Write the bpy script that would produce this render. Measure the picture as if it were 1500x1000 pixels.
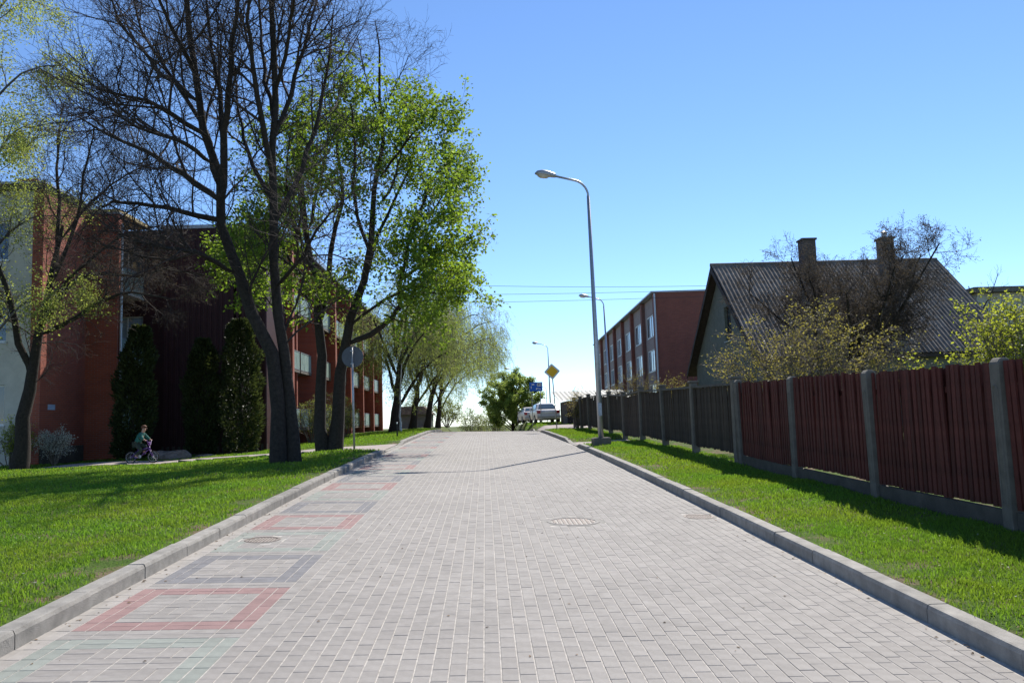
import bpy, bmesh, math, random
import numpy as np
from mathutils import Vector, Matrix
R = math.radians
for o in list(bpy.data.objects): bpy.data.objects.remove(o)
sc = bpy.context.scene
C = sc.collection
rnd = random.Random(7)

# ------------------------------------------------------------------ camera
EYE = Vector((0, 0, 1.6))
PITCH, ROLL, YAW, FPX = R(5.5), R(1.8), R(2.0), 1200.0
fw = Vector((math.sin(YAW)*math.cos(PITCH), math.cos(YAW)*math.cos(PITCH), math.sin(PITCH)))
rt0 = Vector((math.cos(YAW), -math.sin(YAW), 0)); up0 = rt0.cross(fw)
rt = rt0*math.cos(ROLL) - up0*math.sin(ROLL)
up = up0*math.cos(ROLL) + rt0*math.sin(ROLL)
cam = bpy.data.objects.new('camera', bpy.data.cameras.new('camera'))
C.objects.link(cam)
cam.matrix_world = Matrix(((rt.x, up.x, -fw.x, EYE.x), (rt.y, up.y, -fw.y, EYE.y), (rt.z, up.z, -fw.z, EYE.z), (0, 0, 0, 1)))
cam.data.sensor_width = 36; cam.data.lens = 36*FPX/1500
cam.data.clip_start = 0.1; cam.data.clip_end = 5000
sc.camera = cam

# ------------------------------------------------------------------ sky and sun (ahead, to the right)
SUN_EL, SUN_AZ = R(44), R(24)          # azimuth from +Y towards +X
w = bpy.data.worlds.new('World'); sc.world = w; w.use_nodes = True
nt = w.node_tree; bg = nt.nodes['Background']
sky = nt.nodes.new('ShaderNodeTexSky'); sky.sky_type = 'NISHITA'; sky.sun_disc = False
sky.sun_elevation = SUN_EL; sky.sun_rotation = SUN_AZ
sky.air_density = 0.8; sky.dust_density = 0.0; sky.ozone_density = 6.5; sky.altitude = 0
nt.links.new(sky.outputs['Color'], bg.inputs['Color']); bg.inputs['Strength'].default_value = 0.108
sl = bpy.data.lights.new('sun', 'SUN'); sl.energy = 4.2; sl.angle = R(0.53); sl.color = (1.0, 0.95, 0.87)
so = bpy.data.objects.new('sun', sl); C.objects.link(so); so.location = (20, 40, 60)
sdir = Vector((math.sin(SUN_AZ)*math.cos(SUN_EL), math.cos(SUN_AZ)*math.cos(SUN_EL), math.sin(SUN_EL)))
so.rotation_euler = sdir.to_track_quat('Z', 'Y').to_euler()
sc.view_settings.view_transform = 'Standard'; sc.view_settings.look = 'None'
sc.view_settings.exposure = 0.82; sc.view_settings.gamma = 1.0
sc.view_settings.use_curve_mapping = False
sc.cycles.max_bounces = 8; sc.cycles.transparent_max_bounces = 8

# ------------------------------------------------------------------ helpers
def pix(x, y, Y):
    """a point of the place seen in direction (x, y), at distance Y along the road"""
    d = fw + rt*((x-750)/FPX) - up*((y-500)/FPX)
    return EYE + d*(Y/d.y)
def tag(o, label=None, cat=None, group=None, kind=None):
    if label: o['label'] = label
    if cat: o['category'] = cat
    if group: o['group'] = group
    if kind: o['kind'] = kind
    return o
def empty(name, loc=(0, 0, 0), rz=0.0):
    o = bpy.data.objects.new(name, None); C.objects.link(o)
    o.location = loc; o.rotation_euler = (0, 0, rz); o.empty_display_size = .2
    return o
def link(name, me, parent=None, m=None):
    if m is not None:
        me.materials.clear(); me.materials.append(m)
    o = bpy.data.objects.new(name, me); C.objects.link(o)
    if parent is not None: o.parent = parent
    return o
def mesh_np(name, V, F, m=None, smooth=False, mats=None, mi=None):
    """V (n,3) array, F (k,3) or (k,4) index array"""
    V = np.asarray(V, dtype=np.float32); F = np.asarray(F, dtype=np.int32)
    me = bpy.data.meshes.new(name); k, s = F.shape
    me.vertices.add(len(V)); me.vertices.foreach_set('co', V.ravel())
    me.loops.add(k*s); me.loops.foreach_set('vertex_index', F.ravel())
    me.polygons.add(k); me.polygons.foreach_set('loop_start', np.arange(0, k*s, s, dtype=np.int32))
    me.polygons.foreach_set('loop_total', np.full(k, s, dtype=np.int32))
    me.polygons.foreach_set('use_smooth', np.full(k, bool(smooth)))
    if mats:
        for q in mats: me.materials.append(q)
        me.polygons.foreach_set('material_index', np.asarray(mi, dtype=np.int32))
    elif m: me.materials.append(m)
    me.update(calc_edges=True); me.validate()
    return me
class MB:
    def __init__(s): s.v = []; s.f = []; s.sm = []
    def quad(s, a, b, c, d):
        n = len(s.v); s.v += [tuple(a), tuple(b), tuple(c), tuple(d)]; s.f.append((n, n+1, n+2, n+3)); return s
    def poly(s, pts):
        n = len(s.v); s.v += [tuple(p) for p in pts]; s.f.append(tuple(range(n, n+len(pts)))); return s
    def box(s, x0, x1, y0, y1, z0, z1):
        n = len(s.v)
        s.v += [(x0, y0, z0), (x1, y0, z0), (x1, y1, z0), (x0, y1, z0), (x0, y0, z1), (x1, y0, z1), (x1, y1, z1), (x0, y1, z1)]
        s.f += [tuple(n+i for i in q) for q in ((0, 3, 2, 1), (4, 5, 6, 7), (0, 1, 5, 4), (1, 2, 6, 5), (2, 3, 7, 6), (3, 0, 4, 7))]
        return s
    def prism(s, pts, vec):
        """closed outline pts extruded along vec"""
        n = len(s.v); k = len(pts); vec = Vector(vec)
        s.v += [tuple(p) for p in pts] + [tuple(Vector(p)+vec) for p in pts]
        s.f.append(tuple(n+i for i in range(k-1, -1, -1))); s.f.append(tuple(n+k+i for i in range(k)))
        for i in range(k):
            j = (i+1) % k; s.f.append((n+i, n+j, n+k+j, n+k+i))
        return s
    def tube(s, pts, rad, sides=8, cap=True):
        n = len(s.v); pts = [Vector(p) for p in pts]; k = len(pts)
        if not hasattr(rad, '__len__'): rad = [rad]*k
        ref = None
        for i, p in enumerate(pts):
            t = (pts[min(i+1, k-1)]-pts[max(i-1, 0)]).normalized()
            if ref is None: ref = t.orthogonal().normalized()
            ref = (ref - t*ref.dot(t)).normalized(); b = t.cross(ref)
            for a in range(sides):
                an = 2*math.pi*a/sides
                s.v.append(tuple(p + (ref*math.cos(an)+b*math.sin(an))*rad[i]))
        for i in range(k-1):
            for a in range(sides):
                a2 = (a+1) % sides
                s.f.append((n+i*sides+a, n+i*sides+a2, n+(i+1)*sides+a2, n+(i+1)*sides+a))
        if cap:
            s.f.append(tuple(n+a for a in range(sides-1, -1, -1))); s.f.append(tuple(n+(k-1)*sides+a for a in range(sides)))
        return s
    def lathe(s, prof, cx=0, cy=0, seg=16, axis='z', cz=0):
        n = len(s.v); k = len(prof)
        for (r, z) in prof:
            for a in range(seg):
                an = 2*math.pi*a/seg
                if axis == 'z': s.v.append((cx+r*math.cos(an), cy+r*math.sin(an), cz+z))
                elif axis == 'y': s.v.append((cx+r*math.cos(an), cy+z, cz+r*math.sin(an)))
                else: s.v.append((cx+z, cy+r*math.cos(an), cz+r*math.sin(an)))
        for i in range(k-1):
            for a in range(seg):
                b = (a+1) % seg; s.f.append((n+i*seg+a, n+i*seg+b, n+(i+1)*seg+b, n+(i+1)*seg+a))
        return s
    def mesh(s, name, m=None, smooth=False, bevel=0.0, seg=1):
        me = bpy.data.meshes.new(name); me.from_pydata(s.v, [], s.f)
        bm = bmesh.new(); bm.from_mesh(me)
        bmesh.ops.recalc_face_normals(bm, faces=bm.faces)
        if bevel > 0:
            bmesh.ops.bevel(bm, geom=list(bm.edges), offset=bevel, segments=seg, affect='EDGES', profile=.5)
        if smooth:
            for f in bm.faces: f.smooth = True
        bm.to_mesh(me); bm.free()
        if m: me.materials.append(m)
        me.update(); return me
    def build(s, name, m, parent=None, **k): return link(name, s.mesh(name, m, **k), parent)
def copy_tree(o, parent=None):
    c = o.copy(); C.objects.link(c); c.parent = parent
    for ch in o.children: copy_tree(ch, c)
    return c

# ------------------------------------------------------------------ materials
def new_mat(name):
    m = bpy.data.materials.new(name); m.use_nodes = True
    n = m.node_tree; return m, n, n.nodes['Principled BSDF']
def ramp(n, c0, c1, p0=.3, p1=.7):
    r = n.nodes.new('ShaderNodeValToRGB'); e = r.color_ramp.elements
    e[0].position = p0; e[1].position = p1; e[0].color = (*c0, 1); e[1].color = (*c1, 1); return r
def sc_(c, k): return tuple(min(1, x*k) for x in c)
def surf(name, col, rough=.85, scale=6.0, amt=.18, bump=.15, bscale=60.0, spec=.3, metal=0.0, col2=None, isl=0.0, big=0.0, coords='Object'):
    """base colour broken by noise, fine relief, optional variation from piece to piece"""
    m, n, p = new_mat(name); L = n.links.new
    tc = n.nodes.new('ShaderNodeTexCoord')
    nz = n.nodes.new('ShaderNodeTexNoise'); nz.inputs['Scale'].default_value = scale; nz.inputs['Detail'].default_value = 6; nz.inputs['Roughness'].default_value = .65
    L(tc.outputs[coords], nz.inputs['Vector'])
    r = ramp(n, sc_(col, 1-amt), col2 or sc_(col, 1+amt)); L(nz.outputs['Fac'], r.inputs['Fac'])
    out = r.outputs['Color']
    if isl or big:
        hs = n.nodes.new('ShaderNodeHueSaturation'); L(out, hs.inputs['Color'])
        val = None
        if isl:
            g = n.nodes.new('ShaderNodeNewGeometry'); oi = n.nodes.new('ShaderNodeObjectInfo')
            ad = n.nodes.new('ShaderNodeMath'); ad.operation = 'ADD'; L(g.outputs['Random Per Island'], ad.inputs[0]); L(oi.outputs['Random'], ad.inputs[1])
            fr = n.nodes.new('ShaderNodeMath'); fr.operation = 'FRACT'; L(ad.outputs[0], fr.inputs[0])
            mr = n.nodes.new('ShaderNodeMapRange'); mr.inputs['To Min'].default_value = 1-isl; mr.inputs['To Max'].default_value = 1+isl
            L(fr.outputs[0], mr.inputs['Value']); val = mr.outputs[0]
        if big:
            ng = n.nodes.new('ShaderNodeNewGeometry')
            n2 = n.nodes.new('ShaderNodeTexNoise'); n2.inputs['Scale'].default_value = .35; n2.inputs['Detail'].default_value = 9; n2.inputs['Roughness'].default_value = .68
            L(ng.outputs['Position'], n2.inputs['Vector'])
            m2 = n.nodes.new('ShaderNodeMapRange'); m2.inputs['From Min'].default_value = .3; m2.inputs['From Max'].default_value = .7
            m2.inputs['To Min'].default_value = 1-big; m2.inputs['To Max'].default_value = 1+big; L(n2.outputs['Fac'], m2.inputs['Value'])
            if val is not None:
                mu = n.nodes.new('ShaderNodeMath'); mu.operation = 'MULTIPLY'; L(val, mu.inputs[0]); L(m2.outputs[0], mu.inputs[1]); val = mu.outputs[0]
            else: val = m2.outputs[0]
        L(val, hs.inputs['Value']); out = hs.outputs['Color']
    L(out, p.inputs['Base Color'])
    p.inputs['Roughness'].default_value = rough; p.inputs['Specular IOR Level'].default_value = spec; p.inputs['Metallic'].default_value = metal
    if bump:
        n3 = n.nodes.new('ShaderNodeTexNoise'); n3.inputs['Scale'].default_value = bscale; n3.inputs['Detail'].default_value = 4
        L(tc.outputs[coords], n3.inputs['Vector'])
        b = n.nodes.new('ShaderNodeBump'); b.inputs['Strength'].default_value = bump; b.inputs['Distance'].default_value = .02
        L(n3.outputs['Fac'], b.inputs['Height']); L(b.outputs['Normal'], p.inputs['Normal'])
    return m
def leaf_mat(name, col, trans, var=.35, tfac=.5, rough=.55, big=False):
    m, n, p = new_mat(name); L = n.links.new
    g = n.nodes.new('ShaderNodeNewGeometry')
    mr = n.nodes.new('ShaderNodeMapRange'); mr.inputs['To Min'].default_value = 1-var; mr.inputs['To Max'].default_value = 1+var
    L(g.outputs['Random Per Island'], mr.inputs['Value'])
    hs = n.nodes.new('ShaderNodeHueSaturation'); hs.inputs['Color'].default_value = (*col, 1); L(mr.outputs[0], hs.inputs['Value'])
    h2 = n.nodes.new('ShaderNodeHueSaturation'); h2.inputs['Color'].default_value = (*trans, 1); L(mr.outputs[0], h2.inputs['Value'])
    if big:                                    # patches of greener and of yellower, drier turf
        nz = n.nodes.new('ShaderNodeTexNoise'); nz.inputs['Scale'].default_value = .9; nz.inputs['Detail'].default_value = 5; L(g.outputs['Position'], nz.inputs['Vector'])
        m3 = n.nodes.new('ShaderNodeMapRange'); m3.inputs['From Min'].default_value = .3; m3.inputs['From Max'].default_value = .7; m3.inputs['To Min'].default_value = .475; m3.inputs['To Max'].default_value = .512; L(nz.outputs['Fac'], m3.inputs['Value'])
        for q_ in (hs, h2): L(m3.outputs[0], q_.inputs['Hue'])
    L(hs.outputs['Color'], p.inputs['Base Color']); p.inputs['Roughness'].default_value = rough; p.inputs['Specular IOR Level'].default_value = .25
    t = n.nodes.new('ShaderNodeBsdfTranslucent'); L(h2.outputs['Color'], t.inputs['Color'])
    mx = n.nodes.new('ShaderNodeMixShader'); mx.inputs[0].default_value = tfac
    L(p.outputs[0], mx.inputs[1]); L(t.outputs[0], mx.inputs[2]); L(mx.outputs[0], n.nodes['Material Output'].inputs['Surface'])
    return m
def brick_mat(name, c1, c2, mortar, axis, scale=1.0):
    m, n, p = new_mat(name); L = n.links.new
    g = n.nodes.new('ShaderNodeTexCoord'); s = n.nodes.new('ShaderNodeSeparateXYZ'); L(g.outputs['Object'], s.inputs[0])
    cb = n.nodes.new('ShaderNodeCombineXYZ'); L(s.outputs[0 if axis == 'x' else 1], cb.inputs[0]); L(s.outputs[2], cb.inputs[1])
    b = n.nodes.new('ShaderNodeTexBrick'); L(cb.outputs[0], b.inputs['Vector'])
    b.inputs['Color1'].default_value = (*c1, 1); b.inputs['Color2'].default_value = (*c2, 1); b.inputs['Mortar'].default_value = (*mortar, 1)
    b.inputs['Scale'].default_value = scale; b.inputs['Brick Width'].default_value = .26; b.inputs['Row Height'].default_value = .077
    b.inputs['Mortar Size'].default_value = .006; b.inputs['Bias'].default_value = -.1
    nz = n.nodes.new('ShaderNodeTexNoise'); nz.inputs['Scale'].default_value = .8; nz.inputs['Detail'].default_value = 5; L(g.outputs['Object'], nz.inputs['Vector'])
    mr = n.nodes.new('ShaderNodeMapRange'); mr.inputs['To Min'].default_value = .7; mr.inputs['To Max'].default_value = 1.25; L(nz.outputs['Fac'], mr.inputs['Value'])
    hs = n.nodes.new('ShaderNodeHueSaturation'); L(b.outputs['Color'], hs.inputs['Color']); L(mr.outputs[0], hs.inputs['Value'])
    L(hs.outputs['Color'], p.inputs['Base Color']); p.inputs['Roughness'].default_value = .88
    bp = n.nodes.new('ShaderNodeBump'); bp.inputs['Strength'].default_value = .4; bp.inputs['Distance'].default_value = .01; bp.invert = True
    L(b.outputs['Fac'], bp.inputs['Height']); L(bp.outputs['Normal'], p.inputs['Normal'])
    return m
def glass_mat(name, col=(.05, .07, .09), rough=.06):
    m, n, p = new_mat(name)
    p.inputs['Base Color'].default_value = (*col, 1); p.inputs['Roughness'].default_value = rough; p.inputs['Specular IOR Level'].default_value = .8
    return m
M = {}
M['paver'] = surf('paver_grey', (.272, .250, .226), .82, 9, .13, .25, 160, isl=.07, big=.10, col2=(.312, .288, .262))
M['paver_red'] = surf('paver_red', (.27, .17, .157), .82, 9, .12, .25, 160, isl=.06, big=.06)
M['paver_dark'] = surf('paver_dark', (.18, .175, .178), .82, 9, .15, .25, 160, isl=.06, big=.06)
M['paver_green'] = surf('paver_green', (.248, .262, .230), .82, 9, .12, .25, 160, isl=.08, big=.06)
M['paver_pale'] = surf('paver_pale', (.315, .29, .262), .82, 9, .12, .25, 160, isl=.08, big=.06)
M['sand'] = surf('joint_sand', (.45, .415, .37), .95, 20, .3, .3, 200, big=.12)
M['kerb'] = surf('kerb_concrete', (.265, .248, .22), .85, 6, .28, .4, 120, isl=.10, big=.16)
M['concrete'] = surf('concrete', (.145, .128, .105), .9, 5, .25, .4, 80, isl=.1)
M['plinth'] = surf('plinth_concrete', (.08, .070, .057), .9, 4, .3, .4, 60)
M['path'] = surf('path_concrete', (.33, .28, .26), .9, 3, .22, .3, 90, big=.12)
M['redwood'] = surf('red_painted_wood', (.088, .023, .017), .75, 7, .35, .3, 40, isl=.24)
M['greywood'] = surf('weathered_grey_wood', (.05, .037, .027), .85, 8, .35, .35, 40, isl=.3)
M['rail'] = surf('rail_grey_wood', (.10, .095, .085), .85, 8, .3, .3, 40, isl=.15)
M['galv'] = surf('galvanised_steel', (.42, .43, .45), .45, 12, .15, .05, 60, metal=.6, spec=.5)
M['lamphead'] = surf('lamp_housing', (.38, .39, .41), .4, 10, .12, .03, 60, metal=.3, spec=.5)
M['lampglass'] = glass_mat('lamp_bowl', (.55, .5, .42), .15)
M['bark'] = surf('dark_bark', (.034, .027, .021), .95, 14, .45, .8, 30)
M['bark_grey'] = surf('grey_bark', (.11, .10, .09), .95, 14, .4, .8, 30)
M['twig'] = surf('dark_twig', (.045, .034, .029), .9, 10, .3, 0)
M['twig_grey'] = surf('grey_twig', (.14, .115, .09), .9, 10, .3, 0)
M['white_trunk'] = surf('whitewashed_bark', (.62, .6, .57), .9, 9, .3, .5, 30)
M['brick_x'] = brick_mat('red_brick_across', (.34, .075, .034), (.26, .058, .030), (.20, .15, .13), 'x')
M['brick_y'] = brick_mat('red_brick_along', (.34, .075, .034), (.26, .058, .030), (.20, .15, .13), 'y')
M['brick_dull_x'] = brick_mat('dull_brick_across', (.25, .072, .044), (.20, .056, .037), (.15, .11, .1), 'x')
M['brick_dull_y'] = brick_mat('dull_brick_along', (.25, .072, .044), (.20, .056, .037), (.15, .11, .1), 'y')
M['plaster'] = surf('cream_plaster', (.50, .47, .40), .92, 2, .12, .2, 70)
M['yellow_plaster'] = surf('yellow_plaster', (.52, .40, .19), .92, 2, .14, .2, 70)
M['pink_panel'] = surf('pinkish_spandrel', (.33, .25, .23), .9, 2, .15, .15, 60)
M['maroon'] = surf('maroon_cladding', (.045, .014, .015), .6, 2, .2, .05, 40)
M['balcony'] = surf('green_balcony_panel', (.27, .36, .32), .5, 2, .18, .05, 40, isl=.12)
M['white'] = surf('white_paint', (.72, .72, .70), .5, 4, .08, .02, 60)
M['darkwood'] = surf('dark_brown_wood', (.05, .036, .03), .8, 6, .3, .2, 40)
M['glass'] = glass_mat('window_glass')
M['sky_pane'] = surf('pale_window_glass', (.30, .36, .42), .12, 3, .3, 0, spec=.8)  # pale blue base colour stands in for sky reflected in the panes
M['roofsheet'] = surf('fibre_cement_sheet', (.17, .135, .11), .95, 3, .4, .3, 60, isl=.2, col2=(.29, .24, .195), spec=.1)
M['stucco'] = surf('grey_green_stucco', (.17, .18, .15), .92, 3, .2, .3, 60)
M['metalroof'] = surf('roof_edge_metal', (.33, .34, .36), .4, 6, .15, .03, 60, metal=.5)
M['pale_roof'] = surf('pale_corrugated_roof', (.42, .41, .36), .7, 5, .15, .1, 60)
M['rock'] = surf('granite', (.19, .15, .13), .95, 5, .5, .9, 14, spec=.1)
M['soil'] = None
M['iron_dark'] = surf('dark_cast_iron', (.045, .035, .03), .75, 20, .35, .4, 90, metal=.2)
M['iron'] = surf('cast_iron', (.20, .17, .15), .7, 20, .35, .4, 90, metal=.4)
M['black'] = surf('black_plastic', (.02, .02, .02), .6, 10, .2, .05)
M['wire'] = surf('cable_black', (.05, .05, .055), .7, 10, .2, 0)
M['sign_yellow'] = surf('sign_yellow', (.88, .50, .02), .5, 5, .06, 0)
M['sign_white'] = surf('sign_white', (.75, .75, .74), .5, 5, .05, 0)
M['sign_blue'] = surf('sign_blue', (.02, .12, .48), .5, 5, .06, 0)
M['sign_back'] = surf('sign_back_grey', (.11, .115, .13), .5, 5, .12, .03, metal=.3)
M['carpaint'] = surf('silver_white_paint', (.62, .60, .58), .28, 3, .04, 0, spec=.6)
M['carpaint2'] = surf('pale_beige_paint', (.58, .54, .51), .3, 3, .04, 0, spec=.6)
M['carglass'] = glass_mat('car_glass', (.06, .09, .11), .05)
M['tail'] = surf('tail_lamp_red', (.35, .02, .02), .25, 4, .1, 0, spec=.6)
M['rubber'] = surf('tyre_rubber', (.022, .022, .023), .85, 20, .2, .2)
M['alloy'] = surf('alloy_rim', (.5, .5, .52), .35, 6, .1, 0, metal=.7)
# leaves
M['grass'] = leaf_mat('grass_blades', (.095, .19, .020), (.225, .40, .028), .35, .42, big=True)
M['chestnut'] = leaf_mat('chestnut_leaves', (.085, .15, .022), (.26, .38, .03), .45, .52)
M['birch'] = leaf_mat('birch_leaves', (.17, .22, .06), (.40, .46, .09), .3, .5)
M['willow'] = leaf_mat('willow_leaves', (.165, .225, .06), (.38, .46, .10), .3, .55)
M['maple'] = leaf_mat('young_tree_leaves', (.16, .23, .055), (.36, .46, .09), .35, .5)
M['olive'] = leaf_mat('olive_buds', (.22, .19, .05), (.36, .31, .06), .35, .45)
M['lime'] = leaf_mat('lime_green_leaves', (.17, .22, .03), (.42, .46, .04), .3, .5)
M['thuja'] = leaf_mat('thuja_sprays', (.035, .05, .017), (.07, .09, .02), .4, .3)
M['spruce'] = leaf_mat('spruce_needles', (.03, .05, .03), (.04, .06, .03), .4, .2)
M['blossom_and_glint'] = leaf_mat('blossom_and_glint', (.5, .5, .42), (.5, .5, .4), .2, .4)  # shrub blossom, and the painted glints in the lawn
M['bud'] = leaf_mat('brown_buds', (.085, .065, .04), (.12, .09, .05), .3, .3, .95)
M['hedge'] = leaf_mat('hedge_leaves', (.10, .13, .035), (.26, .30, .05), .35, .45)
def ground_mat():
    m, n, p = new_mat('lawn_ground'); L = n.links.new
    g = n.nodes.new('ShaderNodeNewGeometry')
    a = n.nodes.new('ShaderNodeTexNoise'); a.inputs['Scale'].default_value = .7; a.inputs['Detail'].default_value = 8; a.inputs['Roughness'].default_value = .7
    L(g.outputs['Position'], a.inputs['Vector'])
    r = ramp(n, (.05, .095, .015), (.10, .15, .03), .35, .65); L(a.outputs['Fac'], r.inputs['Fac'])
    b = n.nodes.new('ShaderNodeTexNoise'); b.inputs['Scale'].default_value = 2.6; b.inputs['Detail'].default_value = 6; L(g.outputs['Position'], b.inputs['Vector'])
    r2 = ramp(n, (0, 0, 0), (1, 1, 1), .48, .60); L(b.outputs['Fac'], r2.inputs['Fac'])
    mx = n.nodes.new('ShaderNodeMixRGB'); mx.inputs['Color2'].default_value = (.16, .125, .075, 1); L(r2.outputs['Color'], mx.inputs['Fac']); L(r.outputs['Color'], mx.inputs['Color1'])
    L(mx.outputs['Color'], p.inputs['Base Color']); p.inputs['Roughness'].default_value = .95; p.inputs['Specular IOR Level'].default_value = .1
    c = n.nodes.new('ShaderNodeTexNoise'); c.inputs['Scale'].default_value = 40; c.inputs['Detail'].default_value = 5; L(g.outputs['Position'], c.inputs['Vector'])
    bp = n.nodes.new('ShaderNodeBump'); bp.inputs['Strength'].default_value = .8; bp.inputs['Distance'].default_value = .05; L(c.outputs['Fac'], bp.inputs['Height']); L(bp.outputs['Normal'], p.inputs['Normal'])
    return m
M['lawn'] = ground_mat()

# ------------------------------------------------------------------ lie of the land
def sst(t): t = max(0., min(1., t)); return t*t*(3-2*t)
def rise(Y): return 1.45*(1-math.exp(-max(Y, -15)/38.)) if Y > -15 else 1.45*(1-math.exp(15/38.))
def fall(d, k=.0011, smax=.06):
    if d <= 0: return 0.
    c = smax/(2*k)
    return k*d*d if d < c else k*c*c + smax*(d-c)
def road_c(Y): return max(rise(Y) - fall(Y-42), -9.)
def road_z(X, Y): return road_c(Y) - .025*max(-3.2, min(3.2, X))
def gap(Y, a, b, s=.9):                       # 1 inside an opening in the kerb
    return sst((Y-a+s)/s)*sst((b+s-Y)/s) if True else 0
def kerb_h(side, Y):
    if side < 0: k = gap(Y, 25.0, 29.4)
    else: k = max(gap(Y, 27.6, 30.2), gap(Y, 45.5, 51.5))
    return .125*(1-.88*k)
def side_c(side, Y):                          # the ground beside the road does not dip behind the crest so soon
    d = 84 if side < 0 else 74
    return max(rise(min(Y, 60)) - fall(Y-d, .0012, .07), -12.)
def ground_z(X, Y):
    if abs(X) < 3.06: return road_z(X, Y) - .12
    s = -1 if X < 0 else 1
    e = road_z(X, Y) + kerb_h(s, Y) - .012
    if Y > 40:
        k = sst((Y-40)/14.)*sst((abs(X)-3.0)/(1.6 if X < 0 else .7))
        e = e*(1-k) + (side_c(s, Y) + (.08 if s < 0 else .17))*k
    if s < 0:
        T = .5 + .5*sst((Y-34)/34.) if Y < 84 else min(1.0, side_c(-1, Y))
        k = sst((-X-3.4)/8.5); z = e*(1-k)+T*k
    else:
        z = e + .05*sst((X-3.2)/2)*(1-sst((Y-38)/6.))
    # slight unevenness of the turf
    u = sst((abs(X)-3.4)/.8)
    return z + u*.018*(math.sin(X*1.7+Y*.6)+math.sin(Y*1.3-X*.4))
def G(x, y):
    """where the sight line through (x, y) meets the ground"""
    d = fw + rt*((x-750)/FPX) - up*((y-500)/FPX); z = .5
    for _ in range(60):
        P = EYE + d*((z-1.6)/d.z); z = .7*z + .3*ground_z(P.x, P.y)
    return P
def on(X, Y): return Vector((X, Y, ground_z(X, Y)))

# ================================================================== the setting
def frange(a, b, s):
    return list(np.arange(a, b-1e-6, s))
xs = [-700, -350, -180, -100, -60, -45, -36, -30, -26, -22, -19] + frange(-17, -3.7, .4) + [-3.6, -3.4, -3.25, -3.10, -3.05, -2.0, 0, 2.0, 3.05, 3.10, 3.25] + frange(3.4, 7, .3) + frange(7, 30, 1.2) + [34, 40, 50, 70, 110, 200, 400, 700]
ys = [-60, -30] + frange(-16, 60, .5) + frange(60, 130, 2.5) + [135, 150, 180, 230, 300, 450, 700, 1100, 1700, 2600]
V = np.array([(x, y, ground_z(x, y)) for y in ys for x in xs]); nx = len(xs)
F = np.array([(j*nx+i, j*nx+i+1, (j+1)*nx+i+1, (j+1)*nx+i) for j in range(len(ys)-1) for i in range(nx-1)])
tag(link('ground', mesh_np('ground', V, F, M['lawn'], True)), kind='structure')

# road bed and its paving stones
rys = frange(-15, 130, .5); rx = [-3.04, -1.5, 0, 1.5, 3.04]
V = np.array([(x, y, road_z(x, y)-.0035) for y in rys for x in rx])
F = np.array([(j*5+i, j*5+i+1, (j+1)*5+i+1, (j+1)*5+i) for j in range(len(rys)-1) for i in range(4)])
road = tag(link('road', mesh_np('road', V, F, M['sand'], True)), kind='structure')
PM = [M['paver'], M['paver_red'], M['paver_dark'], M['paver_green'], M['paver_pale']]
JL, JC = .0085, .0030                      # sand joints lengthways, tight joints crossways
def paver_local(lx, ly):
    v = []
    for (ins, z) in ((0, -.03), (0, -.0016), (.0016, 0.)):
        a, b = lx/2-ins, ly/2-ins
        v += [(-a, -b, z), (a, -b, z), (a, b, z), (-a, b, z)]
    return np.array(v)
PF = [(8, 9, 10, 11)] + [(k+i, k+(i+1) % 4, k+4+(i+1) % 4, k+4+i) for k in (0, 4) for i in range(4)]
PF = np.array(PF)
LONG, CROSS = (.1-JL, .2-JC), (.2-JL, .1-JC)
stones = []                                # x, y, orientation (0 along, 1 across), colour
MAN = [(1.06, 10.4, .41), (-2.5, 9.3, .24), (2.72, 10.7, .24)]
def free(x, y): return all((x-a)**2+(y-b)**2 > c*c for a, b, c in MAN)
Y0, Y1 = 1.6, 56.0
for c in range(46):
    x = -1.65+.05+c*.1
    y = Y0 + (.1 if c % 2 else 0) + rnd.uniform(-.006, .006)
    while y < Y1:
        stones.append((x, y+.1, 0, 0)); y += .2
y = Y0
while y < Y1: stones.append((-2.9, y+.1, 0, 4)); stones.append((-2.985, y+.1, 0, 4)); y += .2
frame_cols = (1, 2, 3)
b = -3
while 5.8+b*1.4 < Y1:
    y0 = 5.8+b*1.4; col = frame_cols[b % 3]
    if y0 > Y0-1:
        for j in range(7):
            for i in range(6):
                bx, by = -2.85+.2*i, y0+.2*j
                edge = j in (0, 5) or i in (0, 5)
                if j == 6: ori, cc = 1, 0
                elif edge: ori, cc = (1 if (j in (0, 5) and 0 < i < 5) else 0), col
                else: ori, cc = (i+j+(i*j) % 2) % 2, 0
                for q in (.05, .15):
                    stones.append((bx+q, by+.1, 0, cc) if ori == 0 else (bx+.1, by+q, 1, cc))
    b += 1
stones = [s for s in stones if free(s[0], s[1])]
def project(P):
    v = Vector(P)-EYE; dpt = v.dot(fw)
    return (750+FPX*v.dot(rt)/dpt, 500-FPX*v.dot(up)/dpt, dpt)
def in_view(s):
    if s[1] < 3.5 or s[1] > 9: return False
    px, py, _ = project((s[0], s[1], road_z(s[0], s[1]))); return 0 <= px <= 1500 and py <= 1003
near = sorted([i for i, s in enumerate(stones) if in_view(s)], key=lambda i: stones[i][1])[:300]
nset = set(near)
pm_cache = {}
for i in near:
    x, y, o, c = stones[i]
    if (o, c) not in pm_cache:
        pm_cache[(o, c)] = mesh_np('paver', paver_local(*(CROSS if o else LONG)), PF, PM[c])
    po = link('paver', pm_cache[(o, c)], road)
    po.location = (x, y, road_z(x, y)+rnd.uniform(-.001, .001))
    sl_ = (road_c(y+.1)-road_c(y-.1))/.2
    po.rotation_euler = (math.atan(sl_)+rnd.gauss(0, .0016), math.atan(.025)+rnd.gauss(0, .0016), rnd.gauss(0, .006))
rest = [s for i, s in enumerate(stones) if i not in nset]
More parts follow.
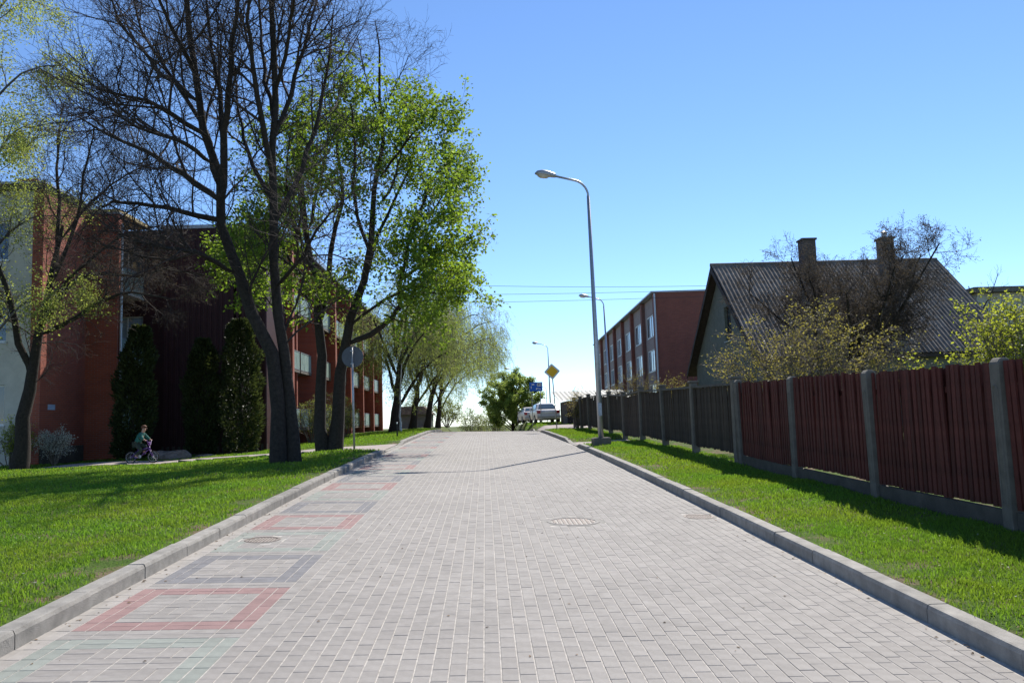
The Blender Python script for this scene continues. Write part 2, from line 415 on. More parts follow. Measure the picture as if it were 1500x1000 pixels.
A = np.array(rest); N = len(A); nr = np.random.default_rng(3)
tl, tcx = paver_local(*LONG), paver_local(*CROSS)
loc = np.where((A[:, 2] > .5)[:, None, None], tcx[None], tl[None])
px = loc[:, :, 0]+A[:, 0:1]; py = loc[:, :, 1]+A[:, 1:2]
tl_x = nr.normal(0, .0016, (N, 1)); tl_y = nr.normal(0, .0016, (N, 1))
rc = np.array([road_c(q) for q in np.arange(0, 60, .05)])
zz = np.interp(py, np.arange(0, 60, .05), rc) - .025*px + loc[:, :, 2] + loc[:, :, 0]*tl_x + loc[:, :, 1]*tl_y + nr.uniform(-.001, .001, (N, 1))
V = np.stack([px, py, zz], -1).reshape(-1, 3)
F = (PF[None]+(np.arange(N)*12)[:, None, None]).reshape(-1, 4)
tag(link('paver_field', mesh_np('paver_field', V, F, mats=PM, mi=np.repeat(A[:, 3].astype(int), len(PF))), road), kind='stuff')

# kerbs, one stone per metre
def kerb_row(name, side, spans):
    root = tag(empty(name, (0, 0, 0)), kind='structure')
    for (a, bnd) in spans:
        y = a
        while y < bnd-.05:
            y2 = min(y+1.0, bnd)
            h0, h1 = kerb_h(side, y), kerb_h(side, y2); g = .004
            xi, xo = side*3.0, side*3.155
            mb = MB(); n = 0; dz = rnd.uniform(-.006, .005); dx = rnd.uniform(-.008, .008)
            pr = [(xi, -.1), (xi, .76), (xi+side*.012, .97), (xi+side*.03, 1.), (xo-side*.01, 1.), (xo, .92), (xo, -.1)]
            ring = []
            for (yy, h) in ((y+g, h0), (y2-g, h1)):
                ring.append([(px_+dx, yy, road_z(xi, yy)+dz+(h*q if q > 0 else q)) for px_, q in pr])
            mb.v = ring[0]+ring[1]; k = len(pr)
            mb.f = [tuple(range(k-1, -1, -1)), tuple(range(k, 2*k))]+[(i, (i+1) % k, k+(i+1) % k, k+i) for i in range(k)]
            mb.build('kerb_stone', M['kerb'], root)
            y = y2
    return root
kerb_row('kerb_left', -1, [(2.4, 56.4)])
kerb_row('kerb_right', 1, [(2.7, 56.7)])

# paths and side road: sheets a little above the turf
def sheet(name, near_e, far_e, m, rows=6, lift=.018, n=60):
    def samp(pl, t):
        t = t*(len(pl)-1); i = min(int(t), len(pl)-2); f = t-i
        return (pl[i][0]*(1-f)+pl[i+1][0]*f, pl[i][1]*(1-f)+pl[i+1][1]*f)
    V = []; F = []
    for a in range(n+1):
        p, q = samp(near_e, a/n), samp(far_e, a/n)
        for r_ in range(rows+1):
            f = r_/rows; x, y = p[0]*(1-f)+q[0]*f, p[1]*(1-f)+q[1]*f
            V.append((x, y, ground_z(x, y)+lift))
    k = rows+1
    F = [(a*k+r_, (a+1)*k+r_, (a+1)*k+r_+1, a*k+r_+1) for a in range(n) for r_ in range(rows)]
    return tag(link(name, mesh_np(name, V, F, m, True)), kind='structure')
LP_N = [(-3.16, 24.9), (-5.5, 26.6), (-8, 27.3), (-11, 28.0), (-15.2, 28.5)]
LP_F = [(-3.16, 29.6), (-5.5, 29.3), (-8, 30.0), (-11, 31.2), (-15.2, 31.2)]
sheet('footpath', LP_N, LP_F, M['path'])
sheet('crossing_path', [(3.16, 27.4), (5.1, 27.5)], [(3.16, 30.2), (5.1, 29.9)], M['path'], n=12)
sheet('side_road', [(3.16, 45.8), (5, 46.4), (16, 46.6)], [(3.16, 51.4), (5, 50.8), (16, 50.6)], M['path'], n=40)
def in_path(x, y):
    def yy(pl):
        return np.interp(-x, [-p[0] for p in pl], [p[1] for p in pl])
    l = (x < -3) & (x > -15.3) & (y > yy(LP_N)) & (y < yy(LP_F))
    r_ = (x > 3) & (x < 5.2) & (y > 27.4) & (y < 30.1)
    r2 = (x > 3) & (y > 46.3) & (y < 50.9)
    return l | r_ | r2
# path edging slabs lying loose along the footpath
edge_root = tag(empty('path_edging', on(-9, 27.4)), kind='structure')
for i, t in enumerate(np.linspace(0.06, .98, 16)):
    x = -5-t*10; y = np.interp(-x, [3.16, 5.5, 8, 11, 15.2], [24.9, 26.6, 27.3, 28.0, 28.5])-.05
    o = MB().box(-.3, .3, -.045, .045, -.06, .035+.02*rnd.random()).build('edging_slab', M['concrete'], edge_root, bevel=.008)
    o.location = on(x, y)-edge_root.location; o.rotation_euler = (rnd.gauss(0, .05), rnd.gauss(0, .06), rnd.gauss(0, .06))

# grass
def hash_noise(x, y):
    return (np.sin(x*2.1+np.sin(y*1.3)*1.7)+np.sin(y*2.7+np.sin(x*1.9)*1.5)+np.sin((x+y)*5.3)*.5)/2.5
gz_v = np.vectorize(ground_z, otypes=[float])
def blades(zones, seed):
    g = np.random.default_rng(seed); P = []
    for (x0, x1, y0, y1, dens, wmul) in zones:
        n = int((x1-x0)*(y1-y0)*dens)
        x = g.uniform(x0, x1, n); y = g.uniform(y0, y1, n)
        k = ~in_path(x, y)
        # keep what the camera side of the place can see, with a generous margin
        k &= (np.abs(x-.035*y) < .80*y+2.5)
        ke = np.abs(np.abs(x)-3.15)
        bare = hash_noise(x*1.3, y*1.1)*.5+.5
        k &= (g.random(n) < np.clip(.22+ke*1.8-.6*np.clip((bare-.6)*4, 0, 1)*(ke < .7), .08, 1)) & (g.random(n) < np.clip(1.25-.5*bare, .3, 1))
        x, y = x[k], y[k]
        P.append(np.stack([x, y, gz_v(x, y), np.full(len(x), wmul)], 1))
    P = np.concatenate(P); n = len(P)
    hgt = g.uniform(.014, .046, n)*(1+.35*hash_noise(P[:, 0]*2.2, P[:, 1]*2.2)); an = g.uniform(0, 2*np.pi, n); lean = g.uniform(.1, .9, n)*hgt
    la = g.uniform(0, 2*np.pi, n); wd = g.uniform(.0025, .0050, n)*P[:, 3]
    hgt *= np.sqrt(P[:, 3])*.5+.5
    c, s = np.cos(an)*wd, np.sin(an)*wd; lx, ly = np.cos(la)*lean, np.sin(la)*lean
    B = P[:, :3]
    v0 = B+np.stack([-c, -s, -.004+0*c], 1); v1 = B+np.stack([c, s, -.004+0*c], 1)
    m0 = B+np.stack([lx*.4-c*.8, ly*.4-s*.8, hgt*.62], 1); m1 = B+np.stack([lx*.4+c*.8, ly*.4+s*.8, hgt*.62], 1)
    t0 = B+np.stack([lx-c*.12, ly-s*.12, hgt], 1); t1 = B+np.stack([lx+c*.12, ly+s*.12, hgt], 1)
    V = np.stack([v0, v1, m0, m1, t0, t1], 1).reshape(-1, 3); i = (np.arange(n)*6)[:, None]
    F = np.concatenate([i+np.array([[0, 1, 3, 2]]), i+np.array([[2, 3, 5, 4]])], 0)
    return V, F
V, F = blades([(3.15, 5.3, 3.5, 9, 4600, .9), (3.15, 5.3, 9, 16, 2400, 1.2), (3.15, 5.3, 16, 28, 800, 2.0), (3.15, 5.3, 28, 46.5, 350, 3.2), (3.2, 9, 50.8, 74, 60, 6)], 11)
tag(link('grass', mesh_np('grass_verge', V, F, M['grass'])), 'short sunlit grass on the verge along the fence', 'grass', kind='stuff')
V, F = blades([(-8, -3.15, 3.5, 9, 4200, .9), (-13, -3.15, 9, 15, 1900, 1.3), (-16.5, -3.15, 15, 23, 650, 2.2), (-17.5, -3.15, 23, 36, 300, 3.2), (-10, -3.15, 36, 60, 110, 5)], 12)
tag(link('grass', mesh_np('grass_lawn', V, F, M['grass'])), 'lawn grass under the big trees beside the kerb', 'grass', kind='stuff')

# dry leaves and grit along the gutters and on the turf, white specks in the lawn standing in for glints of light
def scatter(name, label, cat, pts, size, m, seed, lift):
    g = np.random.default_rng(seed); n = len(pts); P = np.array(pts, float); P[:, 2] += lift
    a = g.uniform(0, 6.28, n); sz = size*g.uniform(.5, 1.4, n); c, s = np.cos(a)*sz, np.sin(a)*sz; k = g.uniform(.4, .8, n)
    up_ = g.uniform(0, .6, n)*sz
    V = np.stack([P+np.stack([c, s, 0*c], 1), P+np.stack([-s*k, c*k, up_], 1), P+np.stack([-c, -s, 0*c], 1), P+np.stack([s*k, -c*k, up_*.5], 1)], 1).reshape(-1, 3)
    return tag(link(name, mesh_np(name, V, np.arange(n*4).reshape(-1, 4), m)), label, cat, kind='stuff')
gl_ = np.random.default_rng(5); P_ = []
for _ in range(520):
    s = 1 if gl_.random() < .5 else -1; x = s*(2.98-abs(gl_.normal(0, .10))); y = gl_.uniform(3.5, 40); P_.append((x, y, road_z(x, y)))
for _ in range(160):
    x = gl_.uniform(-2.9, 2.9); y = gl_.uniform(4, 30); P_.append((x, y, road_z(x, y)))
for _ in range(900):
    s = 1 if gl_.random() < .4 else -1; x = s*(3.2+abs(gl_.normal(0, 1.1 if s < 0 else .5))); y = gl_.uniform(4, 24); P_.append((x, y, ground_z(x, y)+.012))
scatter('leaf_litter', 'dry leaf bits and grit along the gutters and turf edges', 'leaf litter', P_, .014, surf('dry_leaf', (.20, .13, .07), .9, 9, .4, 0, isl=.4), 6, .003)
P_ = []
for _ in range(700):
    if gl_.random() < .3: x, y = gl_.uniform(3.3, 5.0), gl_.uniform(4.5, 24)
    else: y = gl_.uniform(5, 24); x = -gl_.uniform(3.4, 3.6+.5*y)
    P_.append((x, y, ground_z(x, y)))
scatter('grass_glints', 'tiny white specks painted as glints through the grass', 'glints', P_, .011, M['blossom_and_glint'], 8, .04)

# manhole cover and gully grates
def round_cover(loc, r, label, cat, dark=False, ring=True):
    root = tag(empty('manhole_cover', loc), label, cat, )
    root.rotation_euler = (math.atan((road_c(loc[1]+.2)-road_c(loc[1]-.2))/.4), math.atan(.025), 0)
    MB().lathe([(0, -.012), (r*.78, -.012), (r*.78, -.004)], seg=40).build('cover', M['iron_dark'] if dark else M['iron'], root)
    MB().lathe([(r*.79, -.03), (r*.79, .003), (r*.92, .003), (r*.92, -.03)], seg=40).build('rim', M['iron'] if dark else M['paver'], root)
    if ring: MB().lathe([(r*.925, -.03), (r*.925, -.001), (r*1.12, -.001), (r*1.12, -.03)], seg=40).build('concrete_collar', M['kerb'], root)
    n = 9
    for i in range(n):
        x = (-1+2*(i+.5)/n)*r*.74; hl = math.sqrt(max((r*.74)**2-x*x, 0))
        if hl > .03: MB().box(x-r*.045, x+r*.045, -hl, hl, -.0125, .002).build('cover_rib', M['iron'], root)
    return root
round_cover((1.06, 10.4, road_z(1.06, 10.4)), .36, 'round ribbed manhole cover in the middle of the paved road', 'manhole cover')
round_cover((-2.5, 9.3, road_z(-2.5, 9.3)), .21, 'dark iron drain grate among the coloured paving frames', 'drain grate', True)
round_cover((2.72, 10.7, road_z(2.72, 10.7)), .21, 'small iron drain grate close to the fence-side kerb', 'drain grate', True)

# ================================================================== buildings
def wb(mb, name, m, root, parent=None, **k):
    """build from world coordinates under root (root unrotated)"""
    o = mb.build(name, m, parent or root, **k)
    if parent is None: o.location = -root.location
    return o
def obox(mb, p, u, n, a0, a1, z0, z1, d0, d1):
    p, u, n = Vector(p), Vector(u), Vector(n)
    q = [p+u*a+n*d+Vector((0, 0, z)) for z in (z0, z1) for (a, d) in ((a0, d0), (a1, d0), (a1, d1), (a0, d1))]
    k = len(mb.v); mb.v += [tuple(v) for v in q]
    mb.f += [tuple(k+i for i in f) for f in ((0, 3, 2, 1), (4, 5, 6, 7), (0, 1, 5, 4), (1, 2, 6, 5), (2, 3, 7, 6), (3, 0, 4, 7))]
def wall_open(mb, p, u, n, L, z0, z1, ops, t=.3):
    """wall slab of thickness t behind the plane p + u*a + z, with openings (a0, a1, b0, b1)"""
    A = sorted({0, L} | {q for o in ops for q in o[:2]})
    for a, b in zip(A[:-1], A[1:]):
        z = z0
        for o in sorted([o for o in ops if o[0] <= a+1e-6 and o[1] >= b-1e-6], key=lambda o: o[2]):
            if o[2] > z+1e-4: obox(mb, p, u, n, a, b, z, o[2], -t, 0)
            z = o[3]
        if z1 > z+1e-4: obox(mb, p, u, n, a, b, z, z1, -t, 0)
def window(root, p, u, n, a0, a1, z0, z1, panes=2, frame=None, glass=None, depth=.12, sill=True, bar=None, fw_=.06):
    mb = MB(); f = fw_
    d0, d1 = -depth-.05, -depth
    obox(mb, p, u, n, a0, a0+f, z0, z1, d0, d1); obox(mb, p, u, n, a1-f, a1, z0, z1, d0, d1)
    obox(mb, p, u, n, a0+f, a1-f, z0, z0+f, d0, d1); obox(mb, p, u, n, a0+f, a1-f, z1-f, z1, d0, d1)
    ws = (a1-a0-f)/panes
    for i in range(1, panes): obox(mb, p, u, n, a0+i*ws, a0+i*ws+f, z0+f, z1-f, d0, d1+.004)
    if bar: obox(mb, p, u, n, a0+f, a1-f, z0+bar*(z1-z0), z0+bar*(z1-z0)+f*.7, d0, d1-.004)
    w_ = wb(mb, 'window', frame or M['white'], root)
    for i in range(panes):
        g = MB(); obox(g, p, u, n, a0+i*ws+f, a0+(i+1)*ws, z0+f, z1-f, d0+.012, d0+.024)
        m = glass or M['glass']
        if isinstance(m, (list, tuple)): m = rnd.choice(m)
        o = g.build('pane', m, w_)
    if sill:
        g = MB(); obox(g, p, u, n, a0-.06, a1+.06, z0-.05, z0-.003, -depth, .05); g.build('sill', M['metalroof'], w_)
    return w_
GL = [M['glass'], M['glass'], M['sky_pane']]

# ---- long wing of the flats (left of the road)
XB, TOP = -10.0, 11.2
lw = tag(empty('apartment_building', (-12, 38, .55)), 'long three-storey block of flats with red brick fins and green balconies behind the trees', 'building')
YB0, YB1, NB = 38.0, 78.0, 6
bay = (YB1-YB0-4)/NB
floors = [1.55, 4.65, 7.75]
back = MB(); ops = []
wins = []
for i in range(NB):
    a = 4+i*bay
    for fz in floors:
        for (b0, b1, lo, hi, pn) in ((.5, 2.3, .95, 2.35, 2), (2.9, 3.8, .1, 2.3, 1), (4.0, bay-.5, .95, 2.35, 2)):
            ops.append((a+b0, a+b1, fz+lo, fz+hi)); wins.append((a+b0, a+b1, fz+lo, fz+hi, pn))
wall_open(back, (XB-1.2, YB0, 0), (0, 1, 0), (1, 0, 0), YB1-YB0, .2, TOP-.25, ops)
wb(back, 'wall', M['plaster'], lw)
for (a0, a1, z0, z1, pn) in wins:
    window(lw, (XB-1.2, YB0, 0), (0, 1, 0), (1, 0, 0), a0, a1, z0, z1, pn, glass=GL, sill=False)
for i in range(NB+1):
    y = YB0+4+i*bay
    wb(MB().box(XB-1.195, XB+.3, y-.19, y+.19, .3, TOP-.2), 'brick_fin', M['brick_y' if i else 'brick_y'], lw)
    if i < NB:
        wb(MB().box(XB-1.195, XB-.2, y+bay*.5-.12, y+bay*.5+.12, .3, TOP-.25), 'brick_fin', M['brick_y'], lw)
for i in range(NB):
    for fz in floors:
        for h in (0, 1):
            y0 = YB0+4+i*bay+(.19 if h == 0 else bay*.5+.12)+.01; y1 = YB0+4+i*bay+(bay*.5-.12 if h == 0 else bay-.19)-.01
            bal = wb(MB().box(XB-1.19, XB-.02, y0, y1, fz-.12, fz), 'balcony', M['concrete'], lw)
            r_ = MB().box(XB-.06, XB-.02, y0, y1, fz+.98, fz+1.04); r_.box(XB-.06, XB-.02, y0, y1, fz+.02, fz+.07)
            r_.build('balcony_rail', M['metalroof'], bal)
            k = 3; wd = (y1-y0)/k
            for q in range(k):
                MB().box(XB-.05, XB-.03, y0+q*wd+.02, y0+(q+1)*wd-.02, fz+.075, fz+.975).build('balcony_panel', M['balcony'], bal)
roof = wb(MB().box(-24, XB+.45, YB0+3.9, YB1+.3, TOP-.19, TOP+.1), 'roof', M['concrete'], lw)
MB().box(XB+.42, XB+.5, YB0+3.9, YB1+.35, TOP-.12, TOP+.16).build('roof_edge', M['metalroof'], roof)
wb(MB().box(-24, XB-1.51, YB1-.3, YB1, .2, TOP-.2), 'end_wall', M['brick_x'], lw)
ops = [(a, a+1.5, z+.9, z+2.3) for a in (1.0, 4.0, 7.0) for z in floors]
q = MB(); wall_open(q, (-14.77, 38.3, 0), (-1, 0, 0), (0, -1, 0), 9.2, .2, TOP-.2, ops)
wb(q, 'courtyard_wall', M['maroon'], lw)
for o in ops: window(lw, (-14.77, 38.3, 0), (-1, 0, 0), (0, -1, 0), *o, panes=2, glass=GL, sill=False)
# corrugated maroon stair tower facing the camera
st = MB(); pitch = .25; x = -14.75; prof = []
while x < -10.05:
    for (dx, dy) in ((0, 0), (.09, 0), (.115, -.05), (.215, -.05), (.24, 0)): prof.append((x+dx, YB0+dy))
    x += pitch
k = len(st.v)
for (px_, py_) in prof: st.v += [(px_, py_, .55), (px_, py_, 10.95)]
st.f += [(2*i, 2*i+2, 2*i+3, 2*i+1) for i in range(len(prof)-1)]
wb(st, 'corrugated_cladding', M['maroon'], lw)
wb(MB().box(-14.75, -10.02, YB0+.06, YB0+3.85, .3, 10.94), 'stair_tower', M['maroon'], lw)
wb(MB().box(-14.85, -9.92, YB0-.1, YB0+3.88, 10.955, 11.12), 'parapet_cap', M['metalroof'], lw)
wb(MB().box(-14.75, -10.0, YB0-.02, YB0+.05, .3, .9), 'plinth', M['plinth'], lw)

# ---- near wing
XA = -16.5
nw = tag(empty('apartment_building', (-16.5, 31, .5)), 'near wing of the flats with cream front and red brick corner wall', 'building')
fr = MB(); ops = []
for a in (.9, 4.6, 8.2):
    for z in (2.0, 5.1, 8.2): ops.append((a, a+1.7, z, z+1.5))
wall_open(fr, (XA-.4, 31.0, 0), (-1, 0, 0), (0, -1, 0), 13, .2, TOP-.35, ops)
wb(fr, 'front_wall', M['plaster'], nw)
for o in ops: window(nw, (XA-.4, 31.0, 0), (-1, 0, 0), (0, -1, 0), *o, panes=2, glass=GL)
wb(MB().box(XA-.4, XA, 30.98, 31.4, .2, TOP-.3), 'brick_corner', M['brick_x'], nw)
wb(MB().box(XA-.4, XA-.003, 31.4, 34.4, .2, TOP-.3), 'brick_wall', M['brick_y'], nw)
wb(MB().box(XA-.4, -15.22, 34.4, 34.72, .2, TOP-.42), 'brick_fin', M['brick_x'], nw)
wb(MB().box(XA-.1, -15.17, 34.37, 34.75, TOP-.42, TOP-.34), 'fin_cap', M['metalroof'], nw)
wb(MB().box(XA-.05, XA+.04, 31.02, 34.3, .2, 1.15), 'plinth', M['plinth'], nw)
wb(MB().tube([(-15.14, 34.56, .7), (-15.14, 34.56, 10.4)], .055, 8), 'drainpipe', M['galv'], nw)
ops = []
for z in (2.4, 5.5, 8.6): ops += [(.5, 1.9, z, z+1.45), (2.2, 3.0, z-.8, z+1.45)]
bw = MB(); wall_open(bw, (XA-.35, 34.72, 0), (0, 1, 0), (1, 0, 0), 4.2, .2, TOP-.2, ops)
wb(bw, 'loggia_wall', M['yellow_plaster'], nw)
for o in ops: window(nw, (XA-.35, 34.72, 0), (0, 1, 0), (1, 0, 0), *o, panes=2 if o[1]-o[0] > 1 else 1, glass=GL, sill=False)
for fz in (1.55, 4.65, 7.75):
    bal = wb(MB().box(XA-.34, -15.58, 34.74, 37.95, fz-.12, fz), 'balcony', M['plaster'], nw)
    MB().box(-15.62, -15.58, 34.74, 37.95, fz+.99, fz+1.05).build('balcony_rail', M['metalroof'], bal)
    for q in range(3): MB().box(-15.61, -15.59, 34.76+q*1.06, 34.76+q*1.06+1.02, fz+.02, fz+.98).build('balcony_panel', M['balcony'], bal)
rf = wb(MB().box(-30, XA+.05, 30.9, 34.39, TOP-.29, TOP-.12), 'roof', M['concrete'], nw)
MB().box(-30, XA+.12, 30.82, 34.39, TOP-.115, TOP-.03).build('roof_edge', M['metalroof'], rf)
MB().box(XA-.34, -15.35, 34.75, 37.95, TOP-.25, TOP-.1).build('eave', M['yellow_plaster'], rf)
MB().box(-18.2, -17.5, 32.2, 33, TOP-.1, TOP+.5).build('chimney', M['brick_x'], rf)
pl = MB().box(XA-.001, XA+.02, 31.55, 32.05, 2.55, 2.75); wb(pl, 'address_plate', surf('pale_blue_plate', (.35, .45, .62), .5), nw)

# ---- brick block right of the road
rb = tag(empty('brick_building', (13.45, 62, 1.2), -.03), 'three-storey red brick block with rows of windows between brick pillars', 'building')
ZT = 11.0-1.2; bl = 6.3; nb = 7; ops = []
for i in range(nb):
    for z in (1.2, 3.95, 6.7): ops.append((i*bl+1.2, i*bl+bl-.95, z, z+1.75))
fc = MB(); wall_open(fc, (0, 0, 0), (0, 1, 0), (-1, 0, 0), nb*bl, -1, ZT, ops)
fc.build('facade', M['pink_panel'], rb)
for o in ops:
    w_ = window(rb, (0, 0, 0), (0, 1, 0), (-1, 0, 0), *o, panes=4, glass=[M['sky_pane'], M['sky_pane'], M['glass']], depth=.02, fw_=.09)
    w_.location = (0, 0, 0)
for i in range(nb+1):
    y = i*bl; MB().box(-.30, -.002, y-.05 if i == 0 else y-.32, y+.62 if i == 0 else y+.32, -1, ZT+(.12 if i in (4,) else 0)).build('brick_pillar', M['brick_dull_y'], rb)
MB().box(.001, 13, -.06, .3, -1, ZT+.02).build('end_wall', M['brick_dull_x'], rb)
MB().box(-.5, 13.1, -.12, nb*bl+.4, ZT+.03, ZT+.14).build('roof', M['metalroof'], rb)
MB().tube([(-.25, -.13, -1), (-.25, -.13, ZT-.05)], .07, 8).build('drainpipe', M['galv'], rb)

# ---- corrugated-roof house
hs = tag(empty('gabled_house', (10.3, 36, .8)), 'old house with steep corrugated grey roof and two chimneys', 'house')
XG, XE, YR, ZR, SL, HW = 10.3, 20.6, 36.0, 8.15, .84, 5.3
def zroof(y): return ZR-SL*abs(y-YR)
g = MB(); yw = 4.7
gp = lambda y, z: (XG+.35, y, z)
zt = lambda y: zroof(y)-.22
wy, wz = 35.1, 4.75                              # gable window
L_ = [(YR-yw, .3), (wy-.45, .3), (wy-.45, zt(wy-.45)), (YR-yw, zt(YR-yw))]
for P_ in (L_, [(wy-.45, .3), (wy+.45, .3), (wy+.45, wz), (wy-.45, wz)], [(wy-.45, wz+1.5), (wy+.45, wz+1.5), (wy+.45, zt(wy+.45)), (wy-.45, zt(wy-.45))],
           [(wy+.45, .3), (YR+yw, .3), (YR+yw, zt(YR+yw)), (YR, zt(YR)), (wy+.45, zt(wy+.45))]):
    g.prism([gp(*q) for q in P_], (.3, 0, 0))
wb(g, 'gable_wall', M['stucco'], hs)
window(hs, (XG+.35, wy-.45, 0), (0, 1, 0), (-1, 0, 0), 0, .9, wz, wz+1.5, 2, frame=M['darkwood'], glass=[M['sky_pane'], M['glass']], bar=.6)
g = MB().box(XG+.66, XE-.4, YR-yw, YR-yw+.3, .3, zt(YR-yw)); g.box(XG+.66, XE-.4, YR+yw-.3, YR+yw, .3, zt(YR+yw)); g.prism([(XE-.4, YR-yw, .3), (XE-.4, YR+yw, .3), (XE-.4, YR+yw, zt(YR+yw)), (XE-.4, YR, zt(YR)), (XE-.4, YR-yw, zt(YR-yw))], (.3, 0, 0))
wb(g, 'wall', M['stucco'], hs)
deck = MB()
for s in (-1, 1):
    deck.prism([(XG+.05, YR, ZR-.03), (XG+.05, YR+s*HW, zroof(YR+s*HW)-.03), (XG+.05, YR+s*HW, zroof(YR+s*HW)-.17), (XG+.05, YR, ZR-.17)], (XE-XG-.1, 0, 0))
wb(deck, 'roof_deck', M['darkwood'], hs)
for s in (-1, 1):
    bb = MB().prism([(XG-.02, YR, ZR+.03), (XG-.02, YR+s*(HW+.05), zroof(YR+s*(HW+.05))+.03), (XG-.02, YR+s*(HW+.05), zroof(YR+s*(HW+.05))-.2), (XG-.02, YR, ZR-.24)], (.05, 0, 0))
    wb(bb, 'bargeboard', M['darkwood'], hs)
# roof sheets: one wave mesh shared
SW, rows_n, cols_n = 1.04, 5, 10
sl_len = HW*math.sqrt(1+SL*SL); sh_l = sl_len/rows_n+.1
segs = 48; V = []; F = []
for i in range(segs+1):
    x = -SW/2*1.03+SW*1.03*i/segs; zz_ = .021*math.sin(2*math.pi*i/8)
    V += [(x, -sh_l/2, zz_), (x, sh_l/2, zz_)]
F = [(2*i, 2*i+2, 2*i+3, 2*i+1) for i in range(segs)]
sheet_me = mesh_np('roof_sheet', V, F, M['roofsheet'], True)
sa = math.atan(SL)
for s in (-1, 1):
    for r_ in range(rows_n):
        for c in range(cols_n):
            o = link('roof_sheet', sheet_me, hs)
            d = (r_+.5)*sl_len/rows_n; y = YR+s*d*math.cos(sa); z = ZR-d*math.sin(sa)
            n_ = Vector((0, s*math.sin(sa), math.cos(sa)))
            Xc = XG+.02+(c+.5)*((XE-XG)/cols_n)
            lift = .045+.012*(rows_n-r_)+rnd.uniform(-.006, .006)
            o.location = Vector((Xc, y, z))+n_*lift-hs.location
            o.rotation_euler = (-s*sa+s*.012*-1, rnd.gauss(0, .006), 0)
wb(MB().tube([(XG-.03, YR, ZR+.1), (XE+.03, YR, ZR+.1)], .09, 8), 'ridge_cap', M['roofsheet'], hs)
for (cx, cy, ww, m, ztp) in ((14.35, 35.1, .56, brick_mat('sooty_brick', (.10, .075, .065), (.075, .055, .05), (.12, .11, .10), 'x'), 9.05), (17.75, 34.9, .5, surf('dark_render', (.13, .125, .12), .9, 5, .25, .4, 80), 8.98)):
    ch = wb(MB().box(cx-ww/2, cx+ww/2, cy-.3, cy+.3, 6.6, ztp), 'chimney', m, hs)
    MB().box(cx-ww/2-.05, cx+ww/2+.05, cy-.35, cy+.35, ztp, ztp+.08).build('chimney_cap', m, ch)
MB().lathe([(.1, 0), (.1, .22), (.17, .24), (.02, .34)], 17.75, 34.9, 10, cz=9.06).build('chimney_cowl', M['galv'], ch)

# ---- garage beyond the fence, far grey building
ga = tag(empty('garage', (6.4, 53, 1.3)), 'low dark wooden garage with pale corrugated roof beyond the fence end', 'garage')
wb(MB().box(5.3, 9.5, 53.2, 58, .9, 2.75), 'wall', M['darkwood'], ga)
wb(MB().box(5.0, 5.28, 53.0, 53.3, .9, 2.7), 'corner_post', M['concrete'], ga)
wb(MB().box(5.8, 8.4, 53.14, 53.19, 1.0, 2.55), 'door', M['greywood'], ga)
V = []; F = []
for i in range(81):
    x = 4.7+5.0*i/80; V += [(x, 52.7, 2.78+.03*math.sin(i*1.3)), (x, 58.3, 3.55+.03*math.sin(i*1.3))]
rfm = mesh_np('garage_roof', V, [(2*i, 2*i+2, 2*i+3, 2*i+1) for i in range(80)], M['pale_roof'], True)
o = link('roof', rfm, ga); o.location = -ga.location
fb = tag(empty('grey_building', (33, 47, 1)), 'grey flat-roofed building showing at the right edge behind the bushes', 'building')
ops = [(a, a+1.4, z, z+1.4) for a in (1, 4, 7) for z in (3.0, 6.1)]
q = MB(); wall_open(q, (29.2, 47, 0), (1, 0, 0), (0, -1, 0), 12, .3, 8.2, ops); q.box(29.2, 29.5, 47.3, 57, .3, 8.2); wb(q, 'wall', M['plaster'], fb)
for o in ops: window(fb, (29.2, 47, 0), (1, 0, 0), (0, -1, 0), *o, panes=2, glass=GL)
wb(MB().box(28.7, 41.8, 46.4, 57.5, 8.201, 8.5), 'roof', M['concrete'], fb)
fb2 = tag(empty('dark_building', (-8, 92, .5)), 'small dark house far up the street behind the willow trunks', 'building')
wb(MB().box(-10.2, -6.2, 92, 98, -1.5, 2.6), 'wall', M['stucco'], fb2)
rr = MB().prism([(-10.5, 91.6, 2.6), (-5.9, 91.6, 2.6), (-6.9, 91.6, 3.5), (-9.5, 91.6, 3.5)], (0, 6.8, 0)); wb(rr, 'roof', M['roofsheet'], fb2)

# ================================================================== fences
XF = 5.12
def post_mesh(h, wd, arch):
    mb = MB(); a = wd/2
    pts = [(-a, -.4), (a, -.4), (a, h-.05), (a*.45, h), (-a*.45, h), (-a, h-.05)]
    mb.prism([(x_, -a, z_) for x_, z_ in pts], (0, wd, 0))
    me = mb.mesh('post', M['concrete'], bevel=.012)
    return me
rf_ = tag(empty('red_fence', on(XF, 10)), 'dark red board fence between concrete posts beside the verge', 'fence')
pmesh = post_mesh(1.68, .15, True)
arch = MB(); ap = [(-.045, .25)]+[(-.04, 1.36)]+[(-.04*math.cos(t), 1.36+.05*math.sin(t)) for t in np.linspace(.3, math.pi-.3, 7)]+[(.04, 1.36), (.04, .25)]
arch.tube([(-.076, x_, z_) for x_, z_ in ap], .009, 5); am = arch.mesh('post_moulding', M['concrete'])
red_posts = [2.35, 5.15, 7.95, 10.72, 13.5, 16.35]
bm_f = MB().box(-.034, .034, -.011, .011, 0, 1); fb_me = bm_f.mesh('board', M['redwood'])
